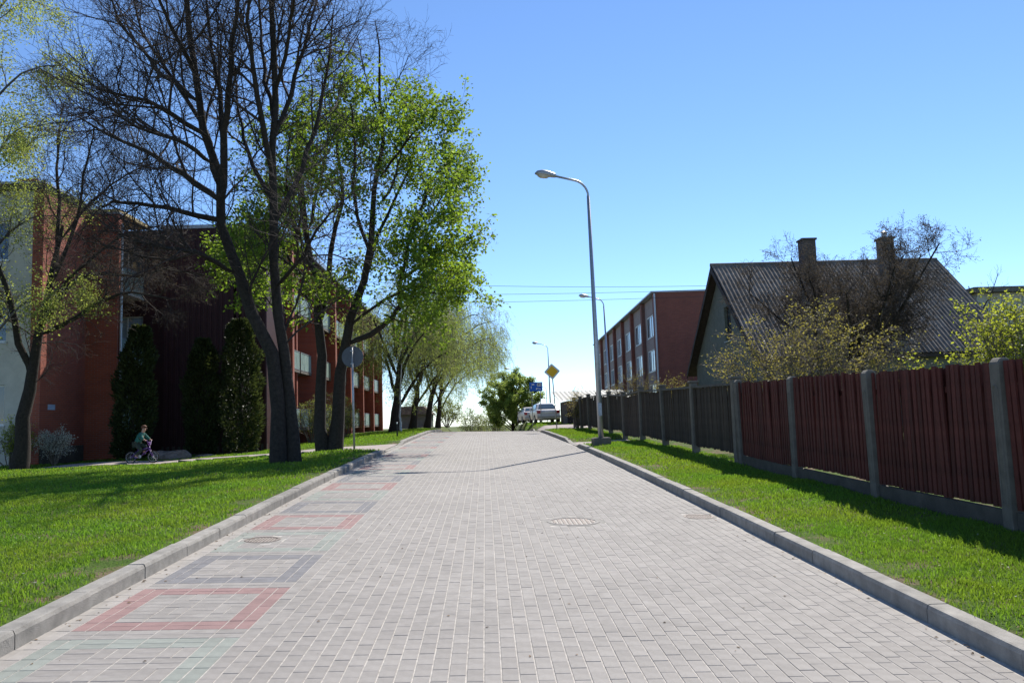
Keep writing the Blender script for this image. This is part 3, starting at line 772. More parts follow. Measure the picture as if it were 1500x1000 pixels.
for i, y in enumerate(red_posts):
    p_ = link('fence_post', pmesh, rf_); p_.location = on(XF, y)-rf_.location; p_.rotation_euler = (rnd.gauss(0, .012), rnd.uniform(-.03, .005), 0)
    q_ = link('post_moulding', am, p_)
    if i == len(red_posts)-1: break
    y2 = red_posts[i+1]; z1, z2 = ground_z(XF, y), ground_z(XF, y2)
    mb = MB(); mb.prism([(XF-.03, y+.09, z1-.3), (XF-.03, y2-.09, z2-.3), (XF-.03, y2-.09, z2+.18), (XF-.03, y+.09, z1+.18)], (.07, 0, 0))
    wb(mb, 'plinth_slab', M['plinth'], rf_)
    for hz in (.50, 1.35):
        mb = MB().prism([(XF+.005, y+.085, z1+hz), (XF+.005, y2-.085, z2+hz), (XF+.005, y2-.085, z2+hz+.07), (XF+.005, y+.085, z1+hz+.07)], (.045, 0, 0))
        wb(mb, 'rail', M['redwood'], rf_)
    n_ = 26; stp = (y2-y-.18)/n_
    for j in range(n_):
        for layer in (0, 1):
            yy = y+.09+stp*(j+.5+(.5 if layer else 0))
            if yy > y2-.1: continue
            b_ = link('board', fb_me, rf_); zb = ground_z(XF, yy)
            b_.location = Vector((XF-.02 if not layer else XF+.065, yy, zb+.205+rnd.uniform(-.010, .010)))-rf_.location
            b_.rotation_euler = (rnd.gauss(0, .008), rnd.gauss(0, .012), math.pi/2+rnd.gauss(0, .03)); b_.scale = (1, 1, 1.44+rnd.uniform(-.02, .015))
gf = tag(empty('grey_fence', on(XF, 32)), 'weathered grey plank fence running up the hill behind the street lamp', 'fence')
gp_me = MB().box(-.085, .085, -.085, .085, -.4, 1.70).mesh('post', M['concrete'], bevel=.012)
cap_me = MB().box(-.11, .11, -.11, .11, 1.70, 1.75).mesh('post_cap', M['concrete'], bevel=.01)
gb_me = MB().box(-.055, .055, -.011, .011, 0, 1).mesh('plank', M['greywood'])
gy = [16.62+3.4*i for i in range(10)]
for i, y in enumerate(gy):
    p_ = link('fence_post', gp_me, gf); p_.location = on(XF, y)-gf.location; p_.rotation_euler = (rnd.gauss(0, .012), rnd.uniform(-.03, .005), 0)
    link('post_cap', cap_me, p_)
    if i == len(gy)-1: break
    y2 = gy[i+1]; z1, z2 = ground_z(XF, y), ground_z(XF, y2)
    if i == 3: pass
    for hz, hh, d0, dd in ((.30, .09, .0, .05), (1.25, .09, .0, .05), (1.575, .05, -.07, .16)):
        mb = MB().prism([(XF+d0, y+.087, z1+hz), (XF+d0, y2-.087, z2+hz), (XF+d0, y2-.087, z2+hz+hh), (XF+d0, y+.087, z1+hz+hh)], (dd, 0, 0))
        wb(mb, 'rail', M['rail'], gf)
    n_ = 25; stp = (y2-y-.18)/n_
    for j in range(n_):
        yy = y+.09+stp*(j+.5); b_ = link('plank', gb_me, gf); zb = ground_z(XF, yy)
        b_.location = Vector((XF-.016+rnd.uniform(-.002, .002), yy, zb+.17+rnd.uniform(-.02, .02)))-gf.location
        b_.rotation_euler = (rnd.gauss(0, .007), rnd.gauss(0, .008), math.pi/2+rnd.gauss(0, .02)); b_.scale = (1, 1, 1.395+rnd.uniform(-.012, .006))

# ================================================================== street lamps
def street_lamp():
    root = empty('street_lamp')
    MB().box(-.28, .28, -.28, .28, -.3, .22).build('base', M['concrete'], root, bevel=.03)
    pole = MB().tube([(0, 0, .2), (0, 0, 3), (0, 0, 8.0)], [.085, .075, .05], 14).build('pole', M['galv'], root, smooth=True)
    MB().box(-.06, .06, -.095, -.078, .9, 1.3).build('access_hatch', M['galv'], pole, bevel=.004)
    pts = [(0, 0, 7.95)]+[(-.55*(1-math.cos(t)), 0, 8.0+.55*math.sin(t)) for t in np.linspace(0, 1.35, 8)]+[(-1.05, 0, 8.70)]
    MB().tube(pts, .036, 10).build('arm', M['galv'], root, smooth=True)
    # cobra head
    mb = MB(); st_ = []
    prof = [(-1.0, .05, .05, .06), (-1.06, .09, .06, .09), (-1.25, .13, .06, .15), (-1.45, .15, .05, .17), (-1.62, .11, .03, .12), (-1.70, .03, .0, .03)]
    n = 12
    for (x_, hw, lo, hi) in prof:
        zc_ = 8.70-(x_+1.0)*.13
        for a in range(n):
            t = 2*math.pi*a/n; mb.v.append((x_, hw*math.cos(t), zc_+(hi if math.sin(t) > 0 else lo)*math.sin(t)))
    for i in range(len(prof)-1):
        for a in range(n): b2 = (a+1) % n; mb.f.append((i*n+a, i*n+b2, (i+1)*n+b2, (i+1)*n+a))
    mb.f.append(tuple(range(n))); mb.f.append(tuple((len(prof)-1)*n+a for a in range(n)))
    hd = mb.build('lamp_head', M['lamphead'], root, smooth=True)
    gm = MB(); n2 = 12
    for k_, (s_, dz) in enumerate(((1, 0), (.92, -.05), (.6, -.09), (.05, -.10))):
        for a in range(n2):
            t = 2*math.pi*a/n2; gm.v.append((-1.43+.20*s_*math.cos(t), .115*s_*math.sin(t), 8.735+dz-.13*.2*s_*math.cos(t)*-1*-1))
    for i in range(3):
        for a in range(n2): b2 = (a+1) % n2; gm.f.append((i*n2+a, i*n2+b2, (i+1)*n2+b2, (i+1)*n2+a))
    gm.build('lamp_bowl', M['lampglass'], hd, smooth=True)
    return root
lamp = street_lamp()
LG = 'street lamps along the road'
spots = [(3.62, 25.9, -.012, 'tall galvanised street lamp standing on the grass verge before the grey fence'),
         (8.55, 56.0, -.02, 'second street lamp, its head showing against the brick block beyond the fence'),
         (7.0, 88.0, -.01, 'third street lamp, behind the yellow diamond sign'),
         (4.3, 110.0, 0, 'distant street lamp in front of the round tree on the crest'),
         (9.9, 132.0, 0, 'most distant street lamp, a thin pole beside the blue sign')]
lamps = [lamp]+[copy_tree(lamp) for _ in spots[1:]]
for o, (x, y, ln, lb) in zip(lamps, spots):
    o.location = on(x, y); o.rotation_euler = (0, ln, 0); tag(o, lb, 'street lamp', LG)

# ================================================================== signs
def rounded(pts, r, k=4):
    out = []; n = len(pts)
    for i in range(n):
        p, a, b2 = Vector(pts[i]), Vector(pts[i-1]), Vector(pts[(i+1) % n])
        u, v = (a-p).normalized()*r, (b2-p).normalized()*r
        for j in range(k+1):
            t = j/k; out.append(p+u*(1-t)**2+v*t**2)
    return out
def plate(pts, y, th): return MB().prism([(p.x, y, p.y) for p in pts], (0, th, 0))
def diamond(s): return [(0, -s), (s, 0), (0, s), (-s, 0)]
def priority_sign(h):
    root = empty('priority_sign')
    MB().lathe([(.18, -.05), (.18, .03), (.1, .05), (0, .05)], seg=14).build('footing', M['concrete'], root)
    MB().tube([(0, 0, 0), (0, 0, h+.35)], .03, 10).build('pole', M['galv'], root, smooth=True)
    def dp(s): return [Vector((p.x, p.y+h)) for p in rounded([(a, b2) for a, b2 in diamond(s)], .06)]
    pl_ = plate(dp(.44), -.05, .018).build('plate', M['sign_back'], root)
    plate(dp(.43), -.056, .006).build('white_border', M['sign_white'], pl_)
    plate(dp(.325), -.061, .006).build('yellow_face', M['sign_yellow'], pl_)
    return root
ps = priority_sign(3.1); ps.location = on(3.80, 44.0); ps.rotation_euler = (0, R(-3.0), R(4))
tag(ps, 'yellow and white diamond road sign on a leaning pole', 'road sign')
ps2 = copy_tree(ps); ps2.location = on(3.25, 90); ps2.rotation_euler = (0, 0, 0)
tag(ps2, 'tiny far diamond road sign beyond the crest by the round tree', 'road sign')
rs = tag(empty('round_sign', on(-3.85, 24.2)), 'round road sign seen from its grey back beside the chestnut trunk', 'road sign')
rs.rotation_euler = (0, R(-.6), R(-3))
MB().tube([(0, 0, -.1), (0, 0, 3.0)], .03, 10).build('pole', M['galv'], rs, smooth=True)
MB().lathe([(0, 0), (.305, 0), (.32, .012), (.32, .03), (0, .03)], 0, .035, 32, 'y', 2.72).build('disc', M['sign_back'], rs)
MB().box(-.05, .05, -.04, .034, 2.5, 2.53).box(-.05, .05, -.04, .034, 2.88, 2.91).build('bracket', M['galv'], rs)
bs = tag(empty('blue_sign', on(3.62, 58)), 'blue information board with white pictograms above the parked cars', 'road sign')
for x_ in (-.3, .3): MB().tube([(x_, .03, -.1), (x_, .03, 2.95)], .028, 8).build('pole', M['galv'], bs)
bp_ = MB().box(-.46, .46, -.02, .0, 2.32, 2.96).build('panel', M['sign_blue'], bs, bevel=.006)
wp = MB().box(.08, .38, -.026, -.021, 2.66, 2.90); wp.box(-.30, -.12, -.026, -.021, 2.76, 2.84); wp.box(-.36, -.31, -.026, -.021, 2.50, 2.68)
wp.prism([(.0, -.026, 2.42), (.05, -.026, 2.42), (.1, -.026, 2.5), (.36, -.026, 2.42), (.36, -.026, 2.46), (.1, -.026, 2.55), (.0, -.026, 2.55)], (0, .005, 0))
wp.build('pictogram', M['sign_white'], bp_)
dk = MB().box(.13, .18, -.031, -.0265, 2.71, 2.85); dk.box(.2, .25, -.031, -.0265, 2.76, 2.85); dk.box(.28, .33, -.031, -.0265, 2.7, 2.85)
dk.build('dark_symbol', M['black'], bp_)
b2_ = tag(empty('blue_sign', on(2.9, 92)), 'tiny far blue road board under the small diamond sign', 'road sign')
MB().tube([(0, .03, -.1), (0, .03, 1.3)], .028, 8).build('pole', M['galv'], b2_)
MB().box(-.4, .4, -.02, .0, .75, 1.35).build('panel', M['sign_blue'], b2_, bevel=.006)
gpst = tag(empty('marker_post', G(582, 640)), 'thin dark marker post on the grass by the far kerb', 'post')
MB().tube([(0, 0, -.1), (0, 0, .55)], .03, 8).build('shaft', M['black'], gpst); MB().lathe([(.034, .55), (.034, .6), (0, .62)], seg=8).build('cap', M['white'], gpst)

# ================================================================== wires
for i, (z0, z1, sag, yy, lb) in enumerate(((10.55, 10.1, .55, 50, 'topmost thin overhead cable crossing the sky behind the street lamp'), (9.75, 10.0, .35, 50.6, 'middle thin overhead cable crossing the sky behind the street lamp'), (9.25, 9.7, .3, 51.2, 'lowest thin overhead cable crossing the sky behind the street lamp'))):
    pts = []
    for k_ in range(25):
        t = k_/24; x = -9.9+t*38; pts.append((x, yy+t*2, z0*(1-t)+z1*t-4*sag*t*(1-t)))
    tag(MB().tube(pts, .011, 5).build('overhead_cable', M['wire']), lb, 'cable', 'overhead cables')

# ================================================================== trees and shrubs
class Wood:
    """collects branch polylines; tubes made with numpy"""
    def __init__(s): s.br = []
    def add(s, pts, rad): s.br.append((np.array([tuple(p) for p in pts], float), np.array(rad, float)))
def tubes_mesh(name, br, m, sides_of):
    VV, FF, n = [], [], 0
    for P, r in br:
        k = len(P); sd = sides_of(r[0])
        T = np.empty_like(P); T[1:-1] = P[2:]-P[:-2]; T[0] = P[1]-P[0]; T[-1] = P[-1]-P[-2]
        T /= np.linalg.norm(T, axis=1)[:, None]+1e-9
        ref = np.array([.31, .17, .93]) if abs(T[0, 2]) < .8 else np.array([1., .13, .0])
        U = ref[None]-T*(T@ref)[:, None]; U /= np.linalg.norm(U, axis=1)[:, None]+1e-9
        W = np.cross(T, U); an = np.arange(sd)*2*np.pi/sd
        ring = P[:, None]+(U[:, None]*np.cos(an)[None, :, None]+W[:, None]*np.sin(an)[None, :, None])*r[:, None, None]
        VV.append(ring.reshape(-1, 3))
        i = np.arange(k-1)[:, None]*sd; a = np.arange(sd)[None]; b = (a+1) % sd
        FF.append(np.stack([n+i+a, n+i+b, n+i+sd+b, n+i+sd+a], -1).reshape(-1, 4)); n += k*sd
    return mesh_np(name, np.concatenate(VV), np.concatenate(FF), m, True)
def curve_pts(ctrl, n):
    """smooth line through control points"""
    P = np.array([tuple(c) for c in ctrl], float); k = len(P)
    if k == 2: return np.array([P[0]*(1-t)+P[1]*t for t in np.linspace(0, 1, n)])
    out = []
    for t in np.linspace(0, k-1-1e-6, n):
        i = int(t); f = t-i
        p0, p1, p2, p3 = P[max(i-1, 0)], P[i], P[i+1], P[min(i+2, k-1)]
        out.append(.5*((2*p1)+(-p0+p2)*f+(2*p0-5*p1+4*p2-p3)*f*f+(-p0+3*p1-3*p2+p3)*f**3))
    return np.array(out)
def rot_dir(g, t, ang):
    t = t/(np.linalg.norm(t)+1e-9); a = g.normal(size=3); a -= t*(a@t); a /= np.linalg.norm(a)+1e-9
    return t*math.cos(ang)+a*math.sin(ang)
def grow(g, P, r, levels, out, tips):
    """sprout levels = [(n, len0, len1, ang0, ang1, lift, wiggle, tmin)] along the line P"""
    if not levels: return
    n, l0, l1, a0, a1, lift, wig, tmin = levels[0]
    k = len(P)
    nn = max(1, int(round(n*g.uniform(.8, 1.2))))
    for q in range(nn):
        t = tmin+(1-tmin)*((q+g.random())/nn); f = t*(k-1); i = min(int(f), k-2); f -= i
        p = P[i]*(1-f)+P[i+1]*f; rr = r[i]*(1-f)+r[i+1]*f
        d = rot_dir(g, P[i+1]-P[i], g.uniform(a0, a1))
        L = g.uniform(l0, l1)*(1.15-.55*t); ns = 5 if len(levels) > 1 else 4
        pts = [p]; st = L/ns
        for s_ in range(ns):
            d = d+g.normal(size=3)*wig+np.array([0, 0, lift]); d /= np.linalg.norm(d)
            pts.append(pts[-1]+d*st)
        pts = np.array(pts); r0 = min(rr*.6, .011*L+.003); r0 = max(r0, .004)
        rad = np.linspace(r0, max(r0*.3, .0028), ns+1)
        out.append((pts, rad))
        if len(levels) == 1: tips.append(pts)
        grow(g, pts, rad, levels[1:], out, tips)
def leaves(g, tips, per, ln, wd, spread, droop=0.0, filt=None, upw=0.0):
    B = []
    for pts in tips:
        n = g.poisson(per)
        if n == 0: continue
        t = g.uniform(.15, 1.0, n)*(len(pts)-1); i = np.minimum(t.astype(int), len(pts)-2); f = (t-i)[:, None]
        B.append(pts[i]*(1-f)+pts[i+1]*f+g.normal(size=(n, 3))*spread)
    P = np.concatenate(B)
    if filt is not None: P = P[filt(P)]
    n = len(P)
    d = g.normal(size=(n, 3)); d[:, 2] = d[:, 2]*.6-droop+upw; d /= np.linalg.norm(d, axis=1)[:, None]
    a = g.normal(size=(n, 3)); a -= d*np.sum(a*d, 1)[:, None]; a /= np.linalg.norm(a, axis=1)[:, None]
    nm = np.cross(d, a)
    L = (g.uniform(.4, 1.3, n)*ln)[:, None]; W = (g.uniform(.6, 1.1, n)*wd)[:, None]
    v0 = P; v1 = P+d*L*.45+a*W*.5+nm*W*.12; v2 = P+d*L; v3 = P+d*L*.45-a*W*.5+nm*W*.12
    V = np.stack([v0, v1, v2, v3], 1).reshape(-1, 3)
    return V, np.arange(n*4).reshape(-1, 4)
def tree(name, label, cat, base, limbs, levels, seed, bark, twigm, leaf=None, group=None, own_levels=None, npts=12):
    """limbs: [(control points, r0, r1)] in world space"""
    g = np.random.default_rng(seed); base = Vector(base)
    root = tag(empty(name, base), label, cat, group)
    b = np.array(tuple(base)); main = []; out = []; tips = []
    for k, (ctrl, r0, r1) in enumerate(limbs):
        P = curve_pts(ctrl, npts)-b; P[1:] += g.normal(size=(npts-1, 3))*.012*np.linalg.norm(P[-1]-P[0])*.4
        r = r0+(r1-r0)*np.linspace(0, 1, npts)**.8
        if abs(P[0, 2]) < .6 and r0 > .1: r[0] *= 1.18; r[1] *= 1.03
        if k > 0 and np.linalg.norm(P[0]) > .9: r[0] *= .3; r[1] *= .85
        main.append((P, r)); grow(g, P, r, (own_levels or {}).get(k, levels), out, tips)
    link('trunk', tubes_mesh('trunk', main, bark, lambda q: 12 if q > .1 else 8), root)
    tw = link('branches', tubes_mesh('branches', out, twigm, lambda q: 6 if q > .03 else (4 if q > .012 else 3)), root)
    if leaf:
        V, F = leaves(g, tips, *leaf[1:]); link('crown', mesh_np('crown', V, F, leaf[0]), root)
    return root
def pl(Y, *pts):
    """line through points seen in these directions, at distance Y (or Y, Y2 from base to tip)"""
    Ya, Yb = Y if isinstance(Y, tuple) else (Y, Y)
    n = len(pts)-1
    return [pix(x, y, Ya+(Yb-Ya)*i/n) for i, (x, y) in enumerate(pts)]
hp = math.pi

# ---- big bare twin-stemmed tree
gb = G(421, 678); YT = gb.y
BARE = [(13, 1.5, 3.2, .5, 1.1, .12, .17, .24), (10, .7, 1.5, .5, 1.1, .07, .22, .12), (5.5, .3, .8, .4, 1.0, .03, .24, .08)]
def base_to(p0, P): return [p0]+P
t2 = [
 (pl(YT, (408, 680), (402, 560), (378, 470), (345, 400), (325, 300), (302, 200), (285, 100), (270, 0), (262, -70)), .19, .05),
 (pl(YT+.15, (430, 680), (424, 560), (407, 430), (399, 250), (402, 100), (396, -60)), .17, .055),
 (pl((YT, YT-2.5), (330, 325), (290, 316), (235, 303), (176, 296), (150, 303)), .085, .02),
 (pl((YT, YT+2), (322, 296), (272, 258), (224, 228), (160, 200), (118, 172)), .10, .02),
 (pl((YT, YT-2), (303, 200), (240, 160), (200, 144), (140, 130)), .08, .02),
 (pl((YT, YT+2.5), (292, 150), (240, 112), (216, 80), (172, 24), (150, -40)), .08, .02),
 (pl((YT, YT-1.5), (326, 300), (330, 200), (336, 120), (346, 20), (352, -60)), .11, .03),
 (pl((YT, YT+2), (402, 330), (436, 255), (466, 180), (478, 100), (490, 20)), .09, .02),
 (pl((YT, YT-2), (400, 260), (380, 150), (365, 50), (358, -50)), .09, .025),
 (pl((YT, YT+1.5), (400, 210), (430, 120), (455, 40), (472, -30)), .08, .02),
 (pl((YT, YT-2.5), (345, 400), (290, 372), (240, 362), (190, 352)), .075, .018),
 (pl((YT, YT-2), (290, 120), (262, 60), (232, 0), (215, -50)), .07, .02),
 (pl((YT, YT-2.5), (405, 420), (440, 380), (468, 330), (500, 300)), .06, .015),
 (pl((YT, YT+2.5), (318, 270), (300, 190), (250, 110), (205, 40), (190, -30)), .08, .02),
 (pl((YT, YT+1), (330, 230), (322, 140), (308, 60), (300, -50)), .08, .025),
 (pl((YT, YT+2.5), (400, 180), (388, 110), (380, 40), (384, -50)), .07, .02),
 (pl((YT, YT-2.5), (402, 140), (420, 70), (430, 10), (436, -40)), .06, .02),
 (pl((YT, YT-3), (312, 240), (262, 205), (210, 190), (165, 165)), .07, .018),
 (pl((YT, YT+2.5), (400, 300), (365, 230), (350, 160), (342, 90)), .07, .02)]
tree('bare_tree', 'huge bare tree with twin leaning trunks in the middle of the lawn', 'tree', gb, t2, BARE, 21, M['bark'], M['twig'])

# ---- horse chestnut in young leaf
gc = G(484, 663); YC = gc.y
CH = [(10, 1.1, 2.3, .5, 1.1, .05, .15, .28), (7, .6, 1.3, .5, 1.1, .0, .2, .15), (4, .25, .55, .4, 1., .0, .2, .1)]
t3 = [
 (pl(YC, (474, 664), (470, 560), (466, 450), (452, 350), (442, 250), (432, 170)), .21, .04),
 (pl(YC, (490, 664), (500, 560), (512, 480), (540, 380), (553, 250), (556, 130), (554, 25)), .23, .014),
 (pl((YC, YC-1.5), (508, 505), (545, 488), (580, 458), (590, 400), (606, 330), (628, 280)), .12, .03),
 (pl((YC, YC+2), (468, 480), (482, 380), (500, 280), (492, 180), (500, 110)), .11, .025),
 (pl((YC, YC+2), (520, 465), (538, 400), (560, 330), (596, 250), (608, 205)), .10, .02),
 (pl((YC, YC-2.2), (590, 410), (620, 385), (645, 360), (662, 340)), .06, .015),
 (pl((YC, YC+1.8), (585, 440), (620, 425), (645, 410), (662, 400)), .06, .015),
 (pl((YC, YC-2.2), (468, 440), (440, 400), (400, 370), (365, 350)), .07, .02),
 (pl((YC, YC-1.5), (556, 260), (590, 215), (610, 190), (625, 170)), .05, .015),
 (pl((YC, YC+2.2), (450, 340), (470, 260), (480, 190), (470, 120)), .07, .02),
 (pl((YC, YC-2), (545, 380), (520, 300), (520, 220), (515, 150)), .07, .02),
 (pl((YC, YC+1.5), (606, 330), (632, 312), (648, 285), (655, 255)), .05, .015),
 (pl((YC, YC+2), (466, 430), (425, 380), (400, 330), (390, 280)), .07, .02),
 (pl((YC, YC-1.5), (470, 400), (430, 330), (420, 260), (425, 200)), .06, .02),
 (pl((YC, YC+2.5), (556, 300), (580, 260), (588, 210), (580, 150)), .05, .015),
 (pl((YC, YC+1.2), (555, 190), (572, 140), (590, 105), (600, 80)), .03, .01),
 (pl((YC, YC-1.2), (555, 170), (538, 120), (528, 80), (522, 50)), .03, .01),
 (pl((YC, YC-2.5), (510, 480), (560, 440), (610, 420), (640, 430)), .06, .015),
 (pl((YC, YC+2.5), (466, 450), (420, 410), (380, 390), (345, 385)), .06, .015)]
zmax = pix(520, 90, YC).z
def chest_f(P):
    x = P[:, 0]; z = P[:, 2]
    return (z < zmax-gc.z-.10*np.abs(x-.2)) & (z > 2.4)
tree('chestnut_tree', 'chestnut tree with fresh bright green leaves overhanging the road', 'tree', gc, t3, CH, 22, M['bark'], M['twig'],
     (M['chestnut'], 9, .14, .095, .10, .55, chest_f))

# ---- dark tree at the left with a spreading limb
gl = G(30, 688); YL = gl.y
t1 = [
 (pl(YL, (28, 690), (38, 600), (48, 530), (62, 470), (78, 400), (95, 330)), .27, .05),
 (pl((YL, YL-1), (45, 560), (22, 480), (8, 420), (-14, 340), (-25, 240)), .15, .04),
 (pl((YL, YL+1), (62, 480), (100, 420), (140, 400), (190, 405), (240, 395), (300, 405)), .12, .02),
 (pl((YL, YL-1.5), (60, 490), (105, 470), (150, 440), (200, 430), (255, 440)), .10, .02),
 (pl((YL, YL+1), (82, 395), (86, 300), (84, 220), (92, 150)), .09, .02),
 (pl((YL, YL-1), (78, 410), (110, 330), (125, 250), (140, 190)), .08, .02),
 (pl((YL, YL+1.5), (90, 350), (130, 300), (180, 260), (215, 240)), .06, .015),
 (pl((YL, YL-2), (60, 460), (110, 400), (170, 350), (230, 330)), .07, .015)]
TW = [(12, 1.0, 2.4, .5, 1.1, .06, .18, .24), (10, .5, 1.2, .5, 1.1, .03, .2, .12), (8, .22, .6, .4, 1., .0, .22, .08)]
tree('budding_tree', 'dark budding tree with low spreading limb at the left edge of the lawn', 'tree', gl, t1, TW, 23, M['bark'], M['twig'], (M['bud'], 1.6, .05, .03, .03))

# ---- birch behind it
bb_ = on(-16.5, 27.0)
bx, by, bz = bb_
t_b = [([(bx, by, bz), (bx+.1, by, 5), (bx+.2, by+.2, 10), (bx+.1, by+.1, 15), (bx+.2, by, 18.5)], .2, .02)]
for q in range(13):
    z = 4.2+q*1.05; a = q*2.4; L = 3.2-.09*q
    c, s = math.cos(a), math.sin(a)
    t_b.append(([(bx+.15, by+.1, z), (bx+c*L*.5, by+s*L*.5, z+L*.55), (bx+c*L, by+s*L, z+L*.7)], .05, .012))
BI = [(13, .9, 1.9, .5, 1.1, -.05, .12, .2), (9, .5, 1.2, .4, 1., -.28, .1, .15)]
tree('birch_tree', 'tall birch with pale spring leaves reaching out of the top corner', 'tree', bb_, t_b, BI, 24, M['bark_grey'], M['twig_grey'], (M['birch'], 30, .085, .06, .16, .6))

# ---- willows up the street
WI = [(9, 1.4, 3.0, .5, 1.1, .03, .12, .25), (10, .8, 2.0, .5, 1.2, -.34, .08, .15), (3.2, .8, 2.2, .3, .8, -.6, .05, .2)]
def willow(label, x, Y, h, sp, seed, lean, dens, fork=1.8, slim=1.0):
    b = on(x, Y); g = random.Random(seed); L = []
    top = b+Vector((lean*.4, 0, h*.55))
    L.append(([b, b+Vector((lean*.1, .1, fork)), b+Vector((lean*.25, 0, h*.4)), top, top+Vector((lean*.2, 0, h*.3))], .34*slim, .05))
    for q in range(8):
        a = q*2.4+g.random(); c, s = math.cos(a), math.sin(a); z = fork*.8+q*h*.055
        L.append(([b+Vector((lean*.15, 0, z)), b+Vector((lean*.3+c*sp*.4, s*sp*.4, z+h*.22)), b+Vector((lean*.6+c*sp*.8, s*sp*.8, z+h*.36)), b+Vector((lean*.8+c*sp*1.05, s*sp*1.05, z+h*.40))], .13*slim, .02))
    return tree('willow_tree', label, 'tree', b, L, WI, seed, M['bark'], M['twig_grey'], (M['willow'], dens*1.5, .15, .042, .05, .9), 'willows along the far pavement')
willow('nearest weeping willow with thick dark trunk at the end of the flats', -5.7, 51.5, 9.2, 2.6, 31, 1.6, 8)
willow('second weeping willow in the row, pale and drooping', -5.2, 58.5, 9.5, 2.8, 32, 2.6, 7, 2.2, .8)
willow('third weeping willow, hanging over the road near the crest', -4.7, 66.0, 10.2, 3.0, 33, 3.6, 7, 2.2, .8)
willow('farthest weeping willow of the row', -4.3, 74.0, 9.5, 2.8, 34, 1.8, 6, 2.0, .75)
# whitewashed leaning stem in front of the first willow
wq = on(-5.15, 50.2)
tree('young_tree', 'thin whitewashed leaning stem in front of the first willow', 'tree', wq, [([wq, wq+Vector((-.05, 0, 1.2)), wq+Vector((.0, 0, 2.6)), wq+Vector((.15, 0, 4.2))], .09, .02)],
     [(6, .5, 1.1, .4, .9, .05, .15, .5), (4, .3, .6, .4, .9, 0, .15, .2)], 35, M['white_trunk'], M['twig_grey'], (M['willow'], 4, .09, .03, .05, .3))
# ---- round tree on the crest
rbp = on(2.75, 85); g = random.Random(5); L = [([rbp, rbp+Vector((0, 0, 1.2)), rbp+Vector((.1, 0, 4.0)), rbp+Vector((0, 0, 6.3))], .22, .03)]
for q in range(26):
    a = q*2.4; ph_ = math.acos(1-1.75*(q+.5)/26); c, s = math.cos(a)*math.sin(ph_), math.sin(a)*math.sin(ph_)
    e = Vector((c*3.0, s*3.0, 4.4+2.7*math.cos(ph_))); f = rbp+Vector((0, 0, max(1.0, e.z*.45)))
    L.append(([f, f.lerp(rbp+e, .55)+Vector((0, 0, .15)), rbp+e], .06, .015))
tree('round_tree', 'round leafy tree standing on the crest at the end of the road', 'tree', rbp, L, [(9, .5, 1.1, .5, 1.1, .02, .15, .35), (6, .3, .6, .5, 1.1, 0, .2, .1), (3, .15, .35, .4, 1, 0, .2, .1)], 36, M['bark'], M['twig'], (M['maple'], 10, .17, .13, .10, .2))

# ---- shrubs
def shrub(name, label, base, rx, ry, h, seed, leaf, stems=16, twigm=None, lv=None, cat='shrub', group=None, z0=0.0):
    g = random.Random(seed); b = Vector(base); L = []
    for q in range(stems):
        a = g.uniform(0, 2*hp); e = math.sqrt(g.random()); c, s = math.cos(a)*rx*e, math.sin(a)*ry*e; hh = h*(1-.45*e*e)*g.uniform(.75, 1.0)
        L.append(([b+Vector((c*.12, s*.12, z0)), b+Vector((c*.5, s*.5, z0+(hh-z0)*.5)), b+Vector((c*.9, s*.9, hh))], .022*h/2+.006, .006))
    return tree(name, label, cat, b, L, lv or [(7, .4*h/2, .8*h/2, .4, 1.1, .05, .2, .3), (6, .18*h/2, .45*h/2, .4, 1.1, 0, .22, .15)], seed, twigm or M['twig_grey'], twigm or M['twig_grey'], leaf, group, npts=7)
shrub('budding_bush', 'wide budding bush with olive yellow leaves behind the red fence and before the house', on(8.2, 20.0), 3.0, 1.7, 3.5, 41, (M['olive'], 4.2, .06, .045, .04), 44, lv=[(9, .6, 1.3, .4, 1.2, .0, .22, .25), (7, .3, .7, .4, 1.1, 0, .22, .15)])
shrub('green_bush', 'bright yellow-green bush at the right edge behind the red fence', on(9.75, 14.4), 1.8, 1.6, 3.0, 42, (M['lime'], 9, .065, .05, .05), 32)
shrub('bare_bush', 'greyish bare bush behind the grey fence below the brick block', on(8.0, 43.0), 1.5, 1.2, 2.9, 43, (M['olive'], 1.6, .06, .05, .05), 22, group=None)
shrub('budding_bush', 'pale budding bush between the grey fence and the brick block corner', on(9.6, 40.0), 1.9, 1.2, 2.5, 44, (M['olive'], 3.5, .07, .05, .05), 22)
shrub('creeper', 'dry creeper hanging over the far end of the grey fence', on(5.0, 44.8), .5, .9, 2.2, 45, (M['olive'], 2.5, .06, .05, .05), 14)
shrub('green_shrub', 'light green shrub against the cream wall behind the budding tree', on(-16.9, 29.8), 1.1, .7, 1.6, 46, (M['lime'], 5, .07, .05, .05), 14)
shrub('white_shrub', 'small whitish flowering shrub at the foot of the brick corner', on(-15.5, 30.2), .6, .5, 1.35, 47, (M['blossom_and_glint'], 6, .05, .045, .04), 14)
for i, (x, Y, h, lb) in enumerate(((-8.6, 41, 2.2, 'leafy shrub under the first balconies of the long flats'), (-8.3, 45.5, 2.6, 'yellow-green shrub growing before the brick fins of the flats'), (-8.6, 51, 1.9, 'low shrub by the far balconies of the flats'))):
    shrub('green_shrub', lb, on(x, Y), 1.3, 1.0, h, 50+i, (M['hedge'], 5, .07, .05, .05), 16)
for i, (x, Y, h, lb) in enumerate(((-4.5, 96, 3.4, 'hazy far bush beyond the willows'), (-1.6, 104, 3.0, 'hazy far bush in the dip behind the crest'), (1.2, 112, 3.2, 'far bare bush beside the round tree'), (-8, 100, 4.2, 'far bush beside the small dark house'))):
    b = on(x, Y); h += max(0, .6-b.z)
    shrub('far_bush', lb, b, 2.2, 1.6, h, 60+i, (M['hedge'], 4.5, .16, .12, .1), 16)
